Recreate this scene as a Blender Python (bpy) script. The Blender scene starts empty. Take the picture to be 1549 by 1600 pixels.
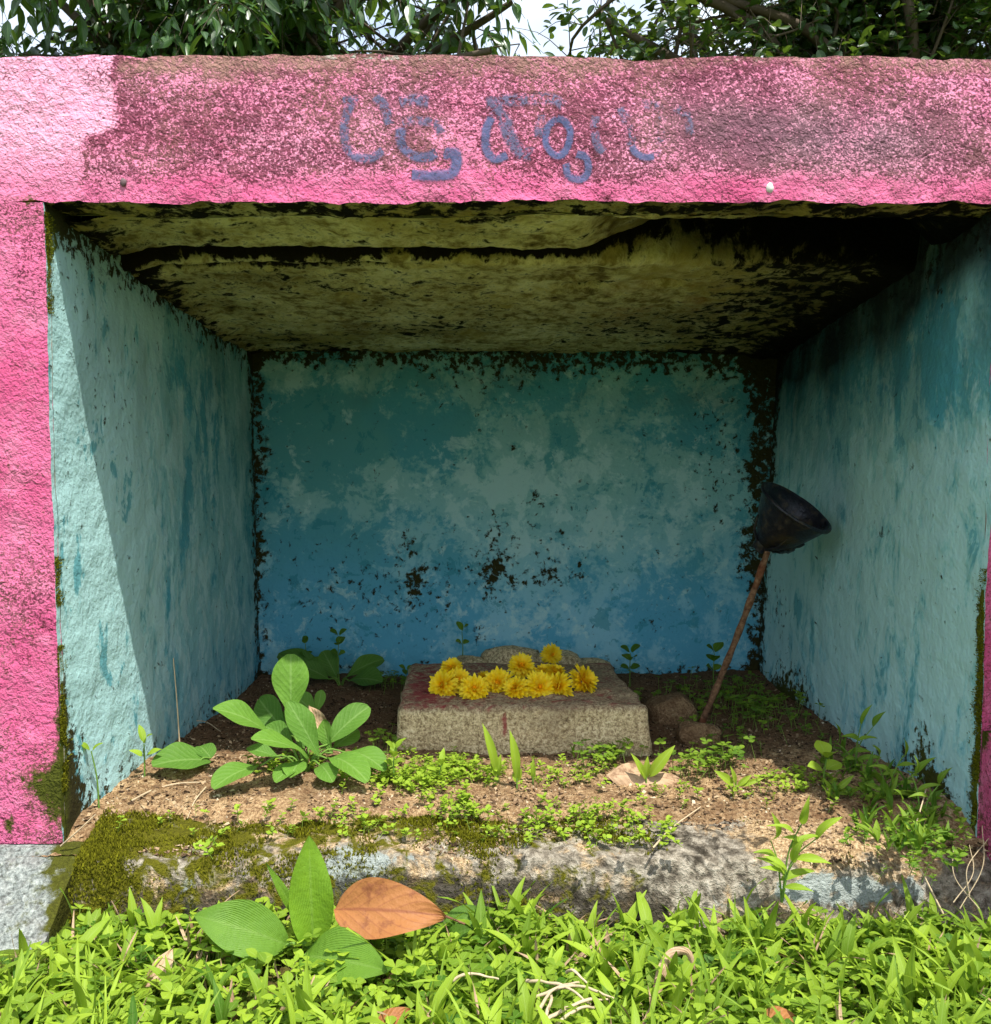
import bpy, math, random
import numpy as np
from mathutils import Vector, Matrix, Quaternion
rng = np.random.default_rng(7); random.seed(7)
scene = bpy.context.scene
R = math.radians

# ------------------------------------------------------------------ camera
F_PX, PPX, PPY, PITCH, CAM_Z = 1450.0, 728.0, 852.0, R(2.5), 0.55
cam_d = bpy.data.cameras.new('camera'); cam = bpy.data.objects.new('camera', cam_d)
scene.collection.objects.link(cam); scene.camera = cam
cam.location = (0, 0, CAM_Z); cam.rotation_euler = (R(90) - PITCH, 0, 0)
cam_d.sensor_fit = 'AUTO'; cam_d.sensor_width = 36.0
cam_d.lens = 36.0 * F_PX / 1600.0
cam_d.shift_x = (774.5 - PPX) / 1600.0; cam_d.shift_y = (PPY - 800.0) / 1600.0
cam_d.clip_start = 0.02; cam_d.clip_end = 3000

# ------------------------------------------------------------------ light
SUN_DIR = Vector((-0.60, 1.0, -2.5)).normalized()      # the way the light travels
elev = math.asin(-SUN_DIR.z)
world = bpy.data.worlds.new('World'); scene.world = world; world.use_nodes = True
wn = world.node_tree.nodes; wl = world.node_tree.links
sky = wn.new('ShaderNodeTexSky'); sky.sky_type = 'NISHITA'; sky.sun_disc = False
sky.sun_elevation = elev; sky.sun_rotation = math.atan2(-SUN_DIR.x, -SUN_DIR.y)
sky.air_density = 1.0; sky.dust_density = 3.0; sky.ozone_density = 1.0
wtc = wn.new('ShaderNodeTexCoord'); wno = wn.new('ShaderNodeTexNoise'); wno.inputs['Scale'].default_value = 2.6; wno.inputs['Detail'].default_value = 6; wl.new(wtc.outputs['Generated'], wno.inputs['Vector'])
wmr = wn.new('ShaderNodeMapRange'); wmr.inputs[1].default_value = 0.36; wmr.inputs[2].default_value = 0.56; wl.new(wno.outputs['Fac'], wmr.inputs[0])
wmx = wn.new('ShaderNodeMix'); wmx.data_type = 'RGBA'; wl.new(wmr.outputs[0], wmx.inputs[0]); wl.new(sky.outputs[0], wmx.inputs[6]); wmx.inputs[7].default_value = (3.5, 3.9, 4.4, 1)
wl.new(wmx.outputs[2], wn['Background'].inputs[0]); wn['Background'].inputs[1].default_value = 0.15
sun_d = bpy.data.lights.new('sun', 'SUN'); sun_d.energy = 3.0; sun_d.angle = R(0.55); sun_d.color = (1.0, 0.95, 0.87)
sun = bpy.data.objects.new('sun', sun_d); scene.collection.objects.link(sun)
sun.location = (3, -5, 9); sun.rotation_euler = SUN_DIR.to_track_quat('-Z', 'Y').to_euler()
vs = scene.view_settings
vs.view_transform = 'Standard'; vs.look = 'None'; vs.gamma = 1.0; vs.use_curve_mapping = False; vs.exposure = 1.18
try:
    scene.cycles.max_bounces = 8; scene.cycles.diffuse_bounces = 4; scene.cycles.transmission_bounces = 6
except Exception: pass

# ------------------------------------------------------------------ helpers
_cp, _sp = math.cos(PITCH), math.sin(PITCH)
FWD = np.array([0, _cp, -_sp]); UP = np.array([0, _sp, _cp]); RT = np.array([1., 0, 0]); CAM = np.array([0, 0, CAM_Z])
def ray(px, py): return FWD + RT * ((px - PPX) / F_PX) - UP * ((py - PPY) / F_PX)
def atY(px, py, Y): d = ray(px, py); return CAM + d * (Y / d[1])
def atZ(px, py, z): d = ray(px, py); return CAM + d * ((z - CAM_Z) / d[2])
def proj(P):
    Q = np.asarray(P) - CAM; w = Q @ FWD
    return PPX + F_PX * (Q @ RT) / w, PPY - F_PX * (Q @ UP) / w
def px_m(px, Y): return px * Y / F_PX                  # photo pixels to metres at a depth
def S(r, g, b):
    f = lambda c: (c / 255 / 12.92) if c / 255 <= 0.04045 else ((c / 255 + 0.055) / 1.055) ** 2.4
    return (f(r), f(g), f(b), 1)
def ss(a, b, x): t = np.clip((x - a) / (b - a), 0, 1); return t * t * (3 - 2 * t)
def gb(px, py, cx, cy, rx, ry): return np.exp(-(((px - cx) / rx) ** 2 + ((py - cy) / ry) ** 2))

def _h(ix, iy, iz, seed):
    n = (ix.astype(np.int64) * 374761393 + iy.astype(np.int64) * 668265263 + iz.astype(np.int64) * 2147483647 + seed * 974711) & 0xFFFFFFFF
    n = ((n ^ (n >> 13)) * 1274126177) & 0xFFFFFFFF
    n = ((n ^ (n >> 16)) * 2246822519) & 0xFFFFFFFF
    return ((n ^ (n >> 15)) & 0xFFFFFF) / float(0xFFFFFF)
_ROT = np.array(Matrix.Rotation(0.6, 3, 'Z') @ Matrix.Rotation(0.7, 3, 'X') @ Matrix.Rotation(0.9, 3, 'Y'))
def vnoise(P, scale, seed=0):
    P = (np.asarray(P) @ _ROT) * scale + 100.37; I = np.floor(P); f = P - I; f = f * f * (3 - 2 * f)
    x, y, z = I[..., 0], I[..., 1], I[..., 2]; u, v, w = f[..., 0], f[..., 1], f[..., 2]; r = 0
    for dx in (0, 1):
        for dy in (0, 1):
            for dz in (0, 1):
                r = r + _h(x + dx, y + dy, z + dz, seed) * (u if dx else 1 - u) * (v if dy else 1 - v) * (w if dz else 1 - w)
    return r
def fbm(P, scale, seed=0, octv=4, g=0.5):
    r, a, t = 0, 1.0, 0
    for o in range(octv): r = r + a * vnoise(P, scale * 2 ** o, seed + o * 17); t += a; a *= g
    return r / t
def vdisp(P, terms):                                   # position-only displacement, continuous across edges
    D = np.zeros_like(P)
    for sc, amp, seed in terms:
        for k in range(3): D[..., k] += (fbm(P, sc, seed + 50 * k, 2) - 0.5) * 2 * amp
    return D

COL = scene.collection
def mk(name, V, F, mats, attrs=None, smooth=True, fmat=None):
    """one mesh object; F is an (n,4) or (n,3) array, or a list of such arrays"""
    V = np.asarray(V, dtype=np.float32); Fs = F if isinstance(F, list) else [F]
    me = bpy.data.meshes.new(name); me.vertices.add(len(V)); me.vertices.foreach_set('co', V.ravel())
    loops = np.concatenate([np.asarray(f).ravel() for f in Fs]); cnt = np.concatenate([np.full(len(f), np.asarray(f).shape[1]) for f in Fs])
    st = np.concatenate([[0], np.cumsum(cnt)[:-1]])
    me.loops.add(len(loops)); me.loops.foreach_set('vertex_index', loops.astype(np.int32))
    me.polygons.add(len(cnt)); me.polygons.foreach_set('loop_start', st.astype(np.int32)); me.polygons.foreach_set('loop_total', cnt.astype(np.int32))
    me.polygons.foreach_set('use_smooth', np.full(len(cnt), smooth))
    if fmat is not None: me.polygons.foreach_set('material_index', np.asarray(fmat, dtype=np.int32))
    me.update(calc_edges=True)
    for k, a in (attrs or {}).items():
        me.attributes.new(k, 'FLOAT', 'POINT').data.foreach_set('value', np.asarray(a, dtype=np.float32).ravel())
    for m in (mats if isinstance(mats, (list, tuple)) else [mats]): me.materials.append(m)
    o = bpy.data.objects.new(name, me); COL.objects.link(o); return o
def tag(o, label=None, cat=None, group=None, kind=None):
    for k, v in (('label', label), ('category', cat), ('group', group), ('kind', kind)):
        if v: o[k] = v
    return o
def thing(name, label, cat, loc=(0, 0, 0), group=None):
    o = bpy.data.objects.new(name, None); o.empty_display_size = 0.05; COL.objects.link(o); o.location = [float(v) for v in loc]
    return tag(o, label, cat, group)
def part(o, root, label=None):                         # o's mesh is in world space
    o.parent = root; o.matrix_parent_inverse = Matrix.Translation(-Vector(root.location)) if root.parent is None else Matrix()
    if label: o['label'] = label
    return o
class Acc:                                             # collects pieces of ONE object
    def __init__(s): s.V, s.F, s.A, s.n = [], [], {}, 0
    def add(s, V, F, **at):
        V = np.asarray(V).reshape(-1, 3); s.V.append(V); s.F.append(np.asarray(F) + s.n)
        for k, v in at.items(): s.A.setdefault(k, []).append(np.broadcast_to(np.asarray(v, dtype=float), (len(V),)))
        s.n += len(V)
    def build(s, name, mat, smooth=True):
        q = {}
        for f in s.F: q.setdefault(f.shape[1], []).append(f)
        return mk(name, np.concatenate(s.V), [np.concatenate(v) for v in q.values()], mat, {k: np.concatenate(v) for k, v in s.A.items()}, smooth)
def grid_faces(nu, nv, flip=False):
    i = np.arange(nu * nv).reshape(nu, nv)
    f = np.stack([i[:-1, :-1], i[1:, :-1], i[1:, 1:], i[:-1, 1:]], -1).reshape(-1, 4)
    return f[:, ::-1] if flip else f
def tube(pts, rad, sides=6, cap=True):
    pts = np.asarray(pts, float); n = len(pts); rad = np.broadcast_to(np.asarray(rad, float), (n,))
    T = np.gradient(pts, axis=0); T /= np.linalg.norm(T, axis=1, keepdims=True) + 1e-9
    ref = np.array([0.31, 0.22, 0.93]) if abs(T[:, 2]).mean() < 0.8 else np.array([1., 0.1, 0])
    A = np.cross(T, ref); A /= np.linalg.norm(A, axis=1, keepdims=True) + 1e-9; B = np.cross(T, A)
    th = np.linspace(0, 2 * math.pi, sides, endpoint=False)
    V = pts[:, None] + rad[:, None, None] * (np.cos(th)[None, :, None] * A[:, None] + np.sin(th)[None, :, None] * B[:, None])
    i = np.arange(n * sides).reshape(n, sides); j = np.roll(i, -1, axis=1)
    F = np.stack([i[:-1], j[:-1], j[1:], i[1:]], -1).reshape(-1, 4)
    return V.reshape(-1, 3), F
def smooth_path(pts, n):                               # Catmull-Rom through points
    P = np.asarray(pts, float); P = np.vstack([2 * P[0] - P[1], P, 2 * P[-1] - P[-2]]); m = len(P) - 3; out = []
    for t in np.linspace(0, m - 1e-6, n):
        i = int(t); u = t - i; a, b, c, d = P[i:i + 4]
        out.append(0.5 * (2 * b + (c - a) * u + (2 * a - 5 * b + 4 * c - d) * u * u + (3 * b - a - 3 * c + d) * u ** 3))
    return np.array(out)

# ------------------------------------------------------------------ material helper
class M:
    def __init__(s, name):
        s.m = bpy.data.materials.new(name); s.m.use_nodes = True; s.t = s.m.node_tree; s.t.nodes.clear()
        s.out = s.n('ShaderNodeOutputMaterial'); s._o = s.n('ShaderNodeTexCoord').outputs['Object']
    def n(s, t, **kw):
        nd = s.t.nodes.new(t)
        for k, v in kw.items(): setattr(nd, k, v)
        return nd
    def put(s, sock, v):
        if hasattr(v, 'is_linked') or hasattr(v, 'node'): s.t.links.new(v, sock)
        elif v is not None: sock.default_value = v
    def obj(s, scale=(1, 1, 1)):
        if scale == (1, 1, 1): return s._o
        v = s.n('ShaderNodeVectorMath', operation='MULTIPLY'); s.put(v.inputs[0], s._o); v.inputs[1].default_value = scale; return v.outputs[0]
    def noise(s, scale, detail=4, rough=0.55, dist=0, vec=None, color=False):
        v = s.n('ShaderNodeTexNoise'); s.put(v.inputs['Vector'], vec or s._o); v.inputs['Scale'].default_value = scale
        v.inputs['Detail'].default_value = detail; v.inputs['Roughness'].default_value = rough; v.inputs['Distortion'].default_value = dist
        return v.outputs['Color' if color else 'Fac']
    def vor(s, scale, feature='F1', vec=None, out='Distance'):
        v = s.n('ShaderNodeTexVoronoi', feature=feature); s.put(v.inputs['Vector'], vec or s._o); v.inputs['Scale'].default_value = scale; return v.outputs[out]
    def attr(s, name): return s.n('ShaderNodeAttribute', attribute_name=name).outputs['Fac']
    def math(s, op, a, b=0.0, c=0.0, clamp=False):
        v = s.n('ShaderNodeMath', operation=op, use_clamp=clamp); s.put(v.inputs[0], a); s.put(v.inputs[1], b); s.put(v.inputs[2], c); return v.outputs[0]
    def step(s, x, lo, hi, a=0.0, b=1.0):
        v = s.n('ShaderNodeMapRange', interpolation_type='SMOOTHSTEP'); s.put(v.inputs[0], x); s.put(v.inputs[1], lo); s.put(v.inputs[2], hi); s.put(v.inputs[3], a); s.put(v.inputs[4], b); return v.outputs[0]
    def cover(s, n, a, w=0.06):                        # coverage a (0..1) of a noise n, edge width w
        lo = s.math('SUBTRACT', s.math('MULTIPLY_ADD', a, -0.62, 0.81), w)
        return s.step(n, lo, s.math('ADD', lo, 2 * w))
    def mix(s, f, a, b, mode='MIX'):
        v = s.n('ShaderNodeMix', data_type='RGBA', blend_type=mode); s.put(v.inputs[0], f); s.put(v.inputs[6], a); s.put(v.inputs[7], b); return v.outputs[2]
    def ramp(s, f, stops):
        v = s.n('ShaderNodeValToRGB'); s.put(v.inputs[0], f); e = v.color_ramp.elements
        while len(e) < len(stops): e.new(0.5)
        for x, (p, c) in zip(e, stops): x.position = p; x.color = c
        return v.outputs[0]
    def bump(s, h, strength, dist=0.01, normal=None):
        v = s.n('ShaderNodeBump'); s.put(v.inputs['Height'], h); v.inputs['Strength'].default_value = strength; v.inputs['Distance'].default_value = dist
        if normal: s.put(v.inputs['Normal'], normal)
        return v.outputs[0]
    def done(s, color, rough=0.9, normal=None, spec=0.3, metal=0.0, transl=None, tcol=None, alpha=None):
        b = s.n('ShaderNodeBsdfPrincipled'); s.put(b.inputs['Base Color'], color); s.put(b.inputs['Roughness'], rough)
        b.inputs['Specular IOR Level'].default_value = spec; s.put(b.inputs['Metallic'], metal)
        if normal: s.put(b.inputs['Normal'], normal)
        if alpha is not None: s.put(b.inputs['Alpha'], alpha)
        sh = b.outputs[0]
        if transl:
            t = s.n('ShaderNodeBsdfTranslucent'); s.put(t.inputs[0], tcol or color)
            if normal: s.put(t.inputs['Normal'], normal)
            x = s.n('ShaderNodeMixShader'); x.inputs[0].default_value = transl
            s.t.links.new(sh, x.inputs[1]); s.t.links.new(t.outputs[0], x.inputs[2]); sh = x.outputs[0]
        s.t.links.new(sh, s.out.inputs[0]); return s.m

# ------------------------------------------------------------------ materials of the building
def pink_mat():
    m = M('pink_limewash')
    fine = m.noise(150, 2, 0.6, 1.2); fine2 = m.noise(330, 1, 0.5, 0.6); big = m.noise(5, 4)
    f = m.math('MULTIPLY_ADD', fine2, 0.45, m.math('MULTIPLY', fine, 0.55))
    f = m.math('MULTIPLY_ADD', m.math('SUBTRACT', f, 0.5), 1.8, 0.5)
    base = m.mix(m.step(big, 0.35, 0.65), S(198, 84, 128), S(210, 108, 148))
    base = m.mix(m.step(m.noise(28, 4, 0.6), 0.45, 0.7, 0, 0.5), base, S(216, 132, 162))
    bl = m.math('MULTIPLY', m.attr('bleach'), m.step(m.noise(60, 4, 0.6, 0.5), 0.30, 0.55, 0.62, 1.0))
    base = m.mix(bl, base, S(236, 168, 196))
    base = m.mix(m.math('MULTIPLY', m.attr('grey'), m.step(m.noise(18, 4), 0.3, 0.7, 0.3, 0.9)), base, S(176, 138, 152))
    den = m.math('ADD', m.attr('stain'), m.math('MULTIPLY', m.math('SUBTRACT', m.noise(13, 4, 0.6), 0.5), 0.9))
    st = m.cover(f, den, 0.11)
    scol = m.mix(m.step(m.noise(9, 3), 0.4, 0.6), S(92, 38, 50), S(104, 72, 62))
    scol = m.mix(m.attr('grey'), scol, S(96, 72, 82))
    col = m.mix(m.math('MULTIPLY', st, 0.84), base, scol)
    br = m.cover(m.noise(45, 4, 0.65, 0.6), m.attr('brown'), 0.26)
    col = m.mix(m.math('MULTIPLY', br, 0.7), col, m.mix(fine, S(122, 92, 80), S(176, 144, 128)))
    mo = m.cover(m.noise(85, 4, 0.72, 0.3), m.attr('moss'), 0.13)
    col = m.mix(mo, col, m.mix(fine2, S(28, 28, 12), S(86, 92, 24)))
    wh = m.cover(m.noise(40, 4, 0.65, 0.4), m.attr('white'), 0.06)
    col = m.mix(wh, col, m.mix(fine, S(150, 145, 135), S(214, 214, 205)))
    h = m.math('MULTIPLY_ADD', fine2, 0.35, m.math('MULTIPLY', m.noise(130, 2, 0.6, 0.5), 1.0))
    return m.done(col, 0.93, m.bump(m.math('MULTIPLY_ADD', m.noise(22, 3, 0.6), 1.6, h), 0.8, 0.0055), 0.15)
def blue_mat(streak):
    m = M('blue_limewash_streaked' if streak else 'blue_limewash')
    sv = m.obj((1, 1, 0.5)) if streak else m.obj()
    n1 = m.noise(8.0, 6, 0.72, 0.35, sv); n2 = m.noise(17, 5, 0.70, 0.4, sv); n3 = m.noise(55, 4, 0.68, 0.3); n4 = m.noise(3.2, 4, 0.5, 0.4, sv)
    col = m.mix(m.step(n4, 0.4, 0.6), S(90, 160, 166), S(82, 158, 172))
    col = m.mix(m.attr('low'), col, S(92, 168, 196))
    n1 = m.math('MULTIPLY_ADD', m.math('SUBTRACT', m.noise(90, 2, 0.6), 0.5), 0.16, n1)
    pl = m.cover(n1, m.attr('pale'), 0.06)
    pale = m.mix(m.attr('low'), S(158, 204, 200), S(156, 208, 220))
    col = m.mix(m.math('MULTIPLY', pl, 0.66), col, pale)
    p2 = m.cover(n2, m.math('MULTIPLY', m.attr('pale'), 0.72), 0.05)
    col = m.mix(m.math('MULTIPLY', p2, 0.6), col, S(186, 220, 218))
    p3 = m.step(n2, 0.40, 0.37)
    col = m.mix(m.math('MULTIPLY', p3, 0.55), col, S(48, 136, 150))
    col = m.mix(m.math('MULTIPLY', m.step(m.noise(6, 5, 0.6, 0.3, sv), 0.42, 0.75), m.attr('upper_dull')), col, S(84, 112, 104))  # greyer mottling, its mask stronger towards the wall tops
    mo = m.cover(m.math('MULTIPLY_ADD', m.math('SUBTRACT', n3, 0.5), 1.5, 0.5), m.attr('moss'), 0.085)
    mcol = m.mix(m.noise(190, 3), S(20, 20, 8), S(66, 62, 26))
    mcol = m.mix(m.attr('green'), mcol, m.mix(m.noise(150, 3), S(44, 52, 8), S(118, 132, 18)))
    col = m.mix(mo, col, mcol)
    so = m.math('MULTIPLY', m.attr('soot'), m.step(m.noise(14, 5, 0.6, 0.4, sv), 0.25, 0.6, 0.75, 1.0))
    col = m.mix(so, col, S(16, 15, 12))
    h = m.math('ADD', m.math('MULTIPLY', m.noise(110, 3, 0.6), 0.7), m.math('MULTIPLY', mo, 0.5))
    h = m.math('ADD', h, m.math('MULTIPLY', m.noise(30, 2, 0.6), 0.8))
    return m.done(col, 0.85, m.bump(h, 0.7, 0.0045), 0.2)
def ceiling_mat():
    m = M('mossy_concrete_soffit')
    sv = m.obj((0.9, 0.8, 0.5)); n1 = m.noise(8, 5, 0.66, 0.3, sv); n2 = m.noise(36, 5, 0.70, 0.25, sv); n3 = m.noise(110, 4, 0.6)
    col = m.ramp(m.math('MULTIPLY_ADD', n2, 0.6, m.math('MULTIPLY', n1, 0.4)), [(0.34, S(66, 52, 30)), (0.43, S(140, 122, 76)), (0.52, S(214, 198, 146)), (0.62, S(244, 232, 192)), (0.78, S(180, 150, 98))])
    col = m.mix(m.step(m.noise(5, 5, 0.6), 0.5, 0.62, 0, 0.75), col, m.mix(n3, S(140, 120, 58), S(198, 176, 108)))
    col = m.mix(m.math('MULTIPLY', m.attr('rust'), m.step(n1, 0.42, 0.6)), col, S(134, 84, 26))
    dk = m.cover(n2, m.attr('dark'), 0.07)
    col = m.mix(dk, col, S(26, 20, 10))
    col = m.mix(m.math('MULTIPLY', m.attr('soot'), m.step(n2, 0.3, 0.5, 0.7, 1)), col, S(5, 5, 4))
    h = m.math('ADD', m.math('MULTIPLY', n2, 1.2), m.math('MULTIPLY', n3, 0.4))
    return m.done(col, 0.95, m.bump(h, 0.9, 0.008), 0.1)
def ledge_mat():
    m = M('mossy_ledge_concrete')
    n1 = m.noise(18, 6, 0.65, 0.4); n2 = m.noise(80, 5, 0.65, 0.4); n3 = m.noise(260, 3, 0.6)
    col = m.ramp(n2, [(0.3, S(66, 60, 52)), (0.45, S(122, 114, 100)), (0.58, S(164, 156, 140)), (0.75, S(196, 188, 172))])
    so = m.cover(n1, m.attr('soil'), 0.07)
    scol = m.ramp(n3, [(0.3, S(92, 72, 50)), (0.5, S(178, 150, 112)), (0.7, S(220, 198, 160))])
    col = m.mix(so, col, scol)
    wh = m.cover(m.noise(26, 5, 0.65, 0.6), m.attr('white'), 0.05)
    col = m.mix(wh, col, m.mix(n2, S(104, 110, 106), S(186, 196, 190)))
    dk = m.cover(m.noise(30, 5, 0.68, 0.6), m.attr('dark'), 0.08)
    col = m.mix(m.math('MULTIPLY', dk, 0.85), col, S(46, 42, 34))
    mo = m.cover(m.noise(32, 6, 0.68, 0.5), m.attr('moss'), 0.06)
    col = m.mix(mo, col, m.mix(n3, S(44, 44, 12), S(116, 114, 28)))
    h = m.math('ADD', m.math('MULTIPLY', n2, 1.0), m.math('MULTIPLY', n3, 0.5))
    return m.done(col, 0.96, m.bump(h, 1.0, 0.010), 0.1)
def soil_mat():
    m = M('dry_soil')
    n1 = m.noise(10, 6, 0.65); n2 = m.noise(70, 5, 0.7, 0.3); n3 = m.noise(240, 3, 0.65)
    col = m.ramp(m.math('MULTIPLY_ADD', n3, 0.5, m.math('MULTIPLY', n2, 0.5)), [(0.3, S(72, 52, 36)), (0.44, S(136, 106, 76)), (0.56, S(190, 160, 120)), (0.7, S(224, 202, 164))])
    col = m.mix(m.step(n1, 0.45, 0.6, 0, 0.5), col, S(100, 76, 54))
    col = m.mix(m.attr('damp'), col, m.mix(n3, S(62, 44, 32), S(138, 104, 76)))
    return m.done(col, 0.97, m.bump(m.math('ADD', n2, m.math('MULTIPLY', n3, 0.6)), 1.0, 0.011), 0.1)
def ground_mat():
    m = M('ground_soil'); n2 = m.noise(30, 6, 0.7); n3 = m.noise(3, 5, 0.6)
    soil = m.ramp(n2, [(0.3, S(38, 30, 18)), (0.55, S(84, 66, 42)), (0.75, S(124, 104, 70))])
    col = m.mix(m.step(m.math('MULTIPLY_ADD', n2, 0.4, m.math('MULTIPLY', n3, 0.6)), 0.4, 0.56), soil, m.mix(n2, S(48, 66, 16), S(104, 128, 38)))
    return m.done(col, 0.95, m.bump(n2, 0.8, 0.02), 0.1)
def granite_mat():
    m = M('granite'); n1 = m.noise(150, 4, 0.7, 0.4); n2 = m.noise(330, 2, 0.6); n3 = m.noise(9, 5, 0.6)
    col = m.ramp(m.math('MULTIPLY_ADD', n1, 0.65, m.math('MULTIPLY', n2, 0.35)), [(0.33, S(98, 80, 56)), (0.45, S(172, 150, 112)), (0.55, S(220, 200, 156)), (0.68, S(246, 232, 194))])
    col = m.mix(m.step(n3, 0.5, 0.66, 0, 0.45), col, S(122, 104, 80))
    col = m.mix(m.math('MULTIPLY', m.attr('top'), m.step(n1, 0.3, 0.7, 0.62, 0.35)), col, S(98, 72, 64))
    k = m.cover(m.noise(42, 5, 0.68, 0.4), m.attr('red'), 0.12)
    col = m.mix(m.math('MULTIPLY', k, 0.8), col, m.mix(n2, S(110, 14, 34), S(160, 24, 52)))
    mo = m.cover(m.noise(60, 5, 0.65), m.attr('moss'), 0.08)
    col = m.mix(mo, col, S(74, 72, 26))
    return m.done(col, 0.88, m.bump(m.math('MULTIPLY_ADD', n2, 0.4, n1), 0.9, 0.005), 0.25)
PINK, BLUE, BLUE_S, SOFFIT, LEDGE, SOIL, GROUND, GRANITE = pink_mat(), blue_mat(False), blue_mat(True), ceiling_mat(), ledge_mat(), soil_mat(), ground_mat(), granite_mat()
def concrete_mat():
    m = M('weathered_concrete'); n = m.noise(12, 7, 0.68); n2 = m.noise(140, 4, 0.6)
    col = m.ramp(n, [(0.3, S(70, 66, 56)), (0.5, S(132, 124, 108)), (0.7, S(168, 160, 142))])
    return m.done(col, 0.95, m.bump(n2, 0.8, 0.006), 0.1)
CONC = concrete_mat()
def white_mat():
    m = M('grey_white_plaster'); n = m.noise(120, 4, 0.65, 0.5); n2 = m.noise(10, 6, 0.65); f2 = m.noise(230, 3)
    col = m.ramp(m.math('MULTIPLY_ADD', n, 0.6, m.math('MULTIPLY', f2, 0.4)), [(0.36, S(70, 74, 70)), (0.48, S(122, 130, 126)), (0.62, S(168, 176, 170))])
    col = m.mix(m.math('MULTIPLY', m.step(n2, 0.45, 0.68), 0.7), col, m.mix(n, S(90, 88, 86), S(152, 146, 142)))
    mo = m.cover(m.noise(60, 4, 0.72, 0.3), m.attr('moss'), 0.14)
    col = m.mix(mo, col, m.mix(f2, S(36, 36, 14), S(92, 96, 28)))
    return m.done(col, 0.93, m.bump(n, 1.0, 0.007), 0.15)
WHITE = white_mat()

# ------------------------------------------------------------------ box-like solids with uneven faces
def hexa(name, c, res, mats, fine=(), disp=None, attrs=None, fmat=(0,) * 6, coarse=0.06):
    """c[i][j][k]: eight corners (x lo/hi, y lo/hi, z lo/hi); faces -x +x -y +y -z +z"""
    c = np.asarray(c, float); Vs, Fs, fm, n = [], [], [], 0
    for fi in range(6):
        ax, hi = fi // 2, fi % 2
        q = np.take(c, hi, axis=ax)                     # 2x2x3
        r = res if fi in fine else coarse
        nu = max(2, int(np.linalg.norm(q[1, 0] - q[0, 0]) / r) + 1); nv = max(2, int(np.linalg.norm(q[0, 1] - q[0, 0]) / r) + 1)
        u = np.linspace(0, 1, nu)[:, None, None]; v = np.linspace(0, 1, nv)[None, :, None]
        P = (1 - u) * (1 - v) * q[0, 0] + u * (1 - v) * q[1, 0] + (1 - u) * v * q[0, 1] + u * v * q[1, 1]
        flip = (hi == 0) if ax != 1 else (hi == 1)
        Vs.append(P.reshape(-1, 3)); f = grid_faces(nu, nv, flip); Fs.append(f + n); fm += [fmat[fi]] * len(f); n += nu * nv
    V0 = np.concatenate(Vs); V = V0 + (disp(V0) if disp else 0)
    return mk(name, V, np.concatenate(Fs), mats, attrs(V0) if attrs else None, True, fm)
def box8(x0, x1, y0, y1, z0, z1):
    return [[[(x, y, z) for z in (z0, z1)] for y in (y0, y1)] for x in (x0, x1)]

YF, YB = 1.285, 2.33
P_ = lambda px, py, Y: atY(px, py, Y)
LT, LB = P_(68, 316, YF), P_(99, 1330, YF)             # front corners of the opening
RTc, RBc = P_(1566, 312, YF), P_(1526, 1340, YF)
BLT, BLB = P_(394, 552, YB), P_(408, 1085, YB)         # back corners
BRT, BRB = P_(1216, 550, YB), P_(1180, 1090, YB)
def lerp(a, b, t): return a + (b - a) * t
def edge_x(A, B, z): return A[0] + (B[0] - A[0]) * (z - A[2]) / (B[2] - A[2])
def inner_x(side, Y, z):
    f, b = ((LT, LB), (BLT, BLB)) if side < 0 else ((RTc, RBc), (BRT, BRB))
    xf, xb = edge_x(f[0], f[1], z), edge_x(b[0], b[1], z); return xf + (xb - xf) * (Y - YF) / (YB - YF)
ZL = LT[2]                                             # underside of the lintel
ZTOP = P_(700, 88, YF)[2]
ROUGH = [(7, 0.003, 1), (22, 0.0022, 5), (60, 0.0012, 9)]
wall_disp = lambda P: vdisp(P, ROUGH)

shrine = thing('shrine', 'small open-fronted roadside shrine niche with pink limewashed front and blue inside', 'shrine', (0.07, 1.8, 0))

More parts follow.
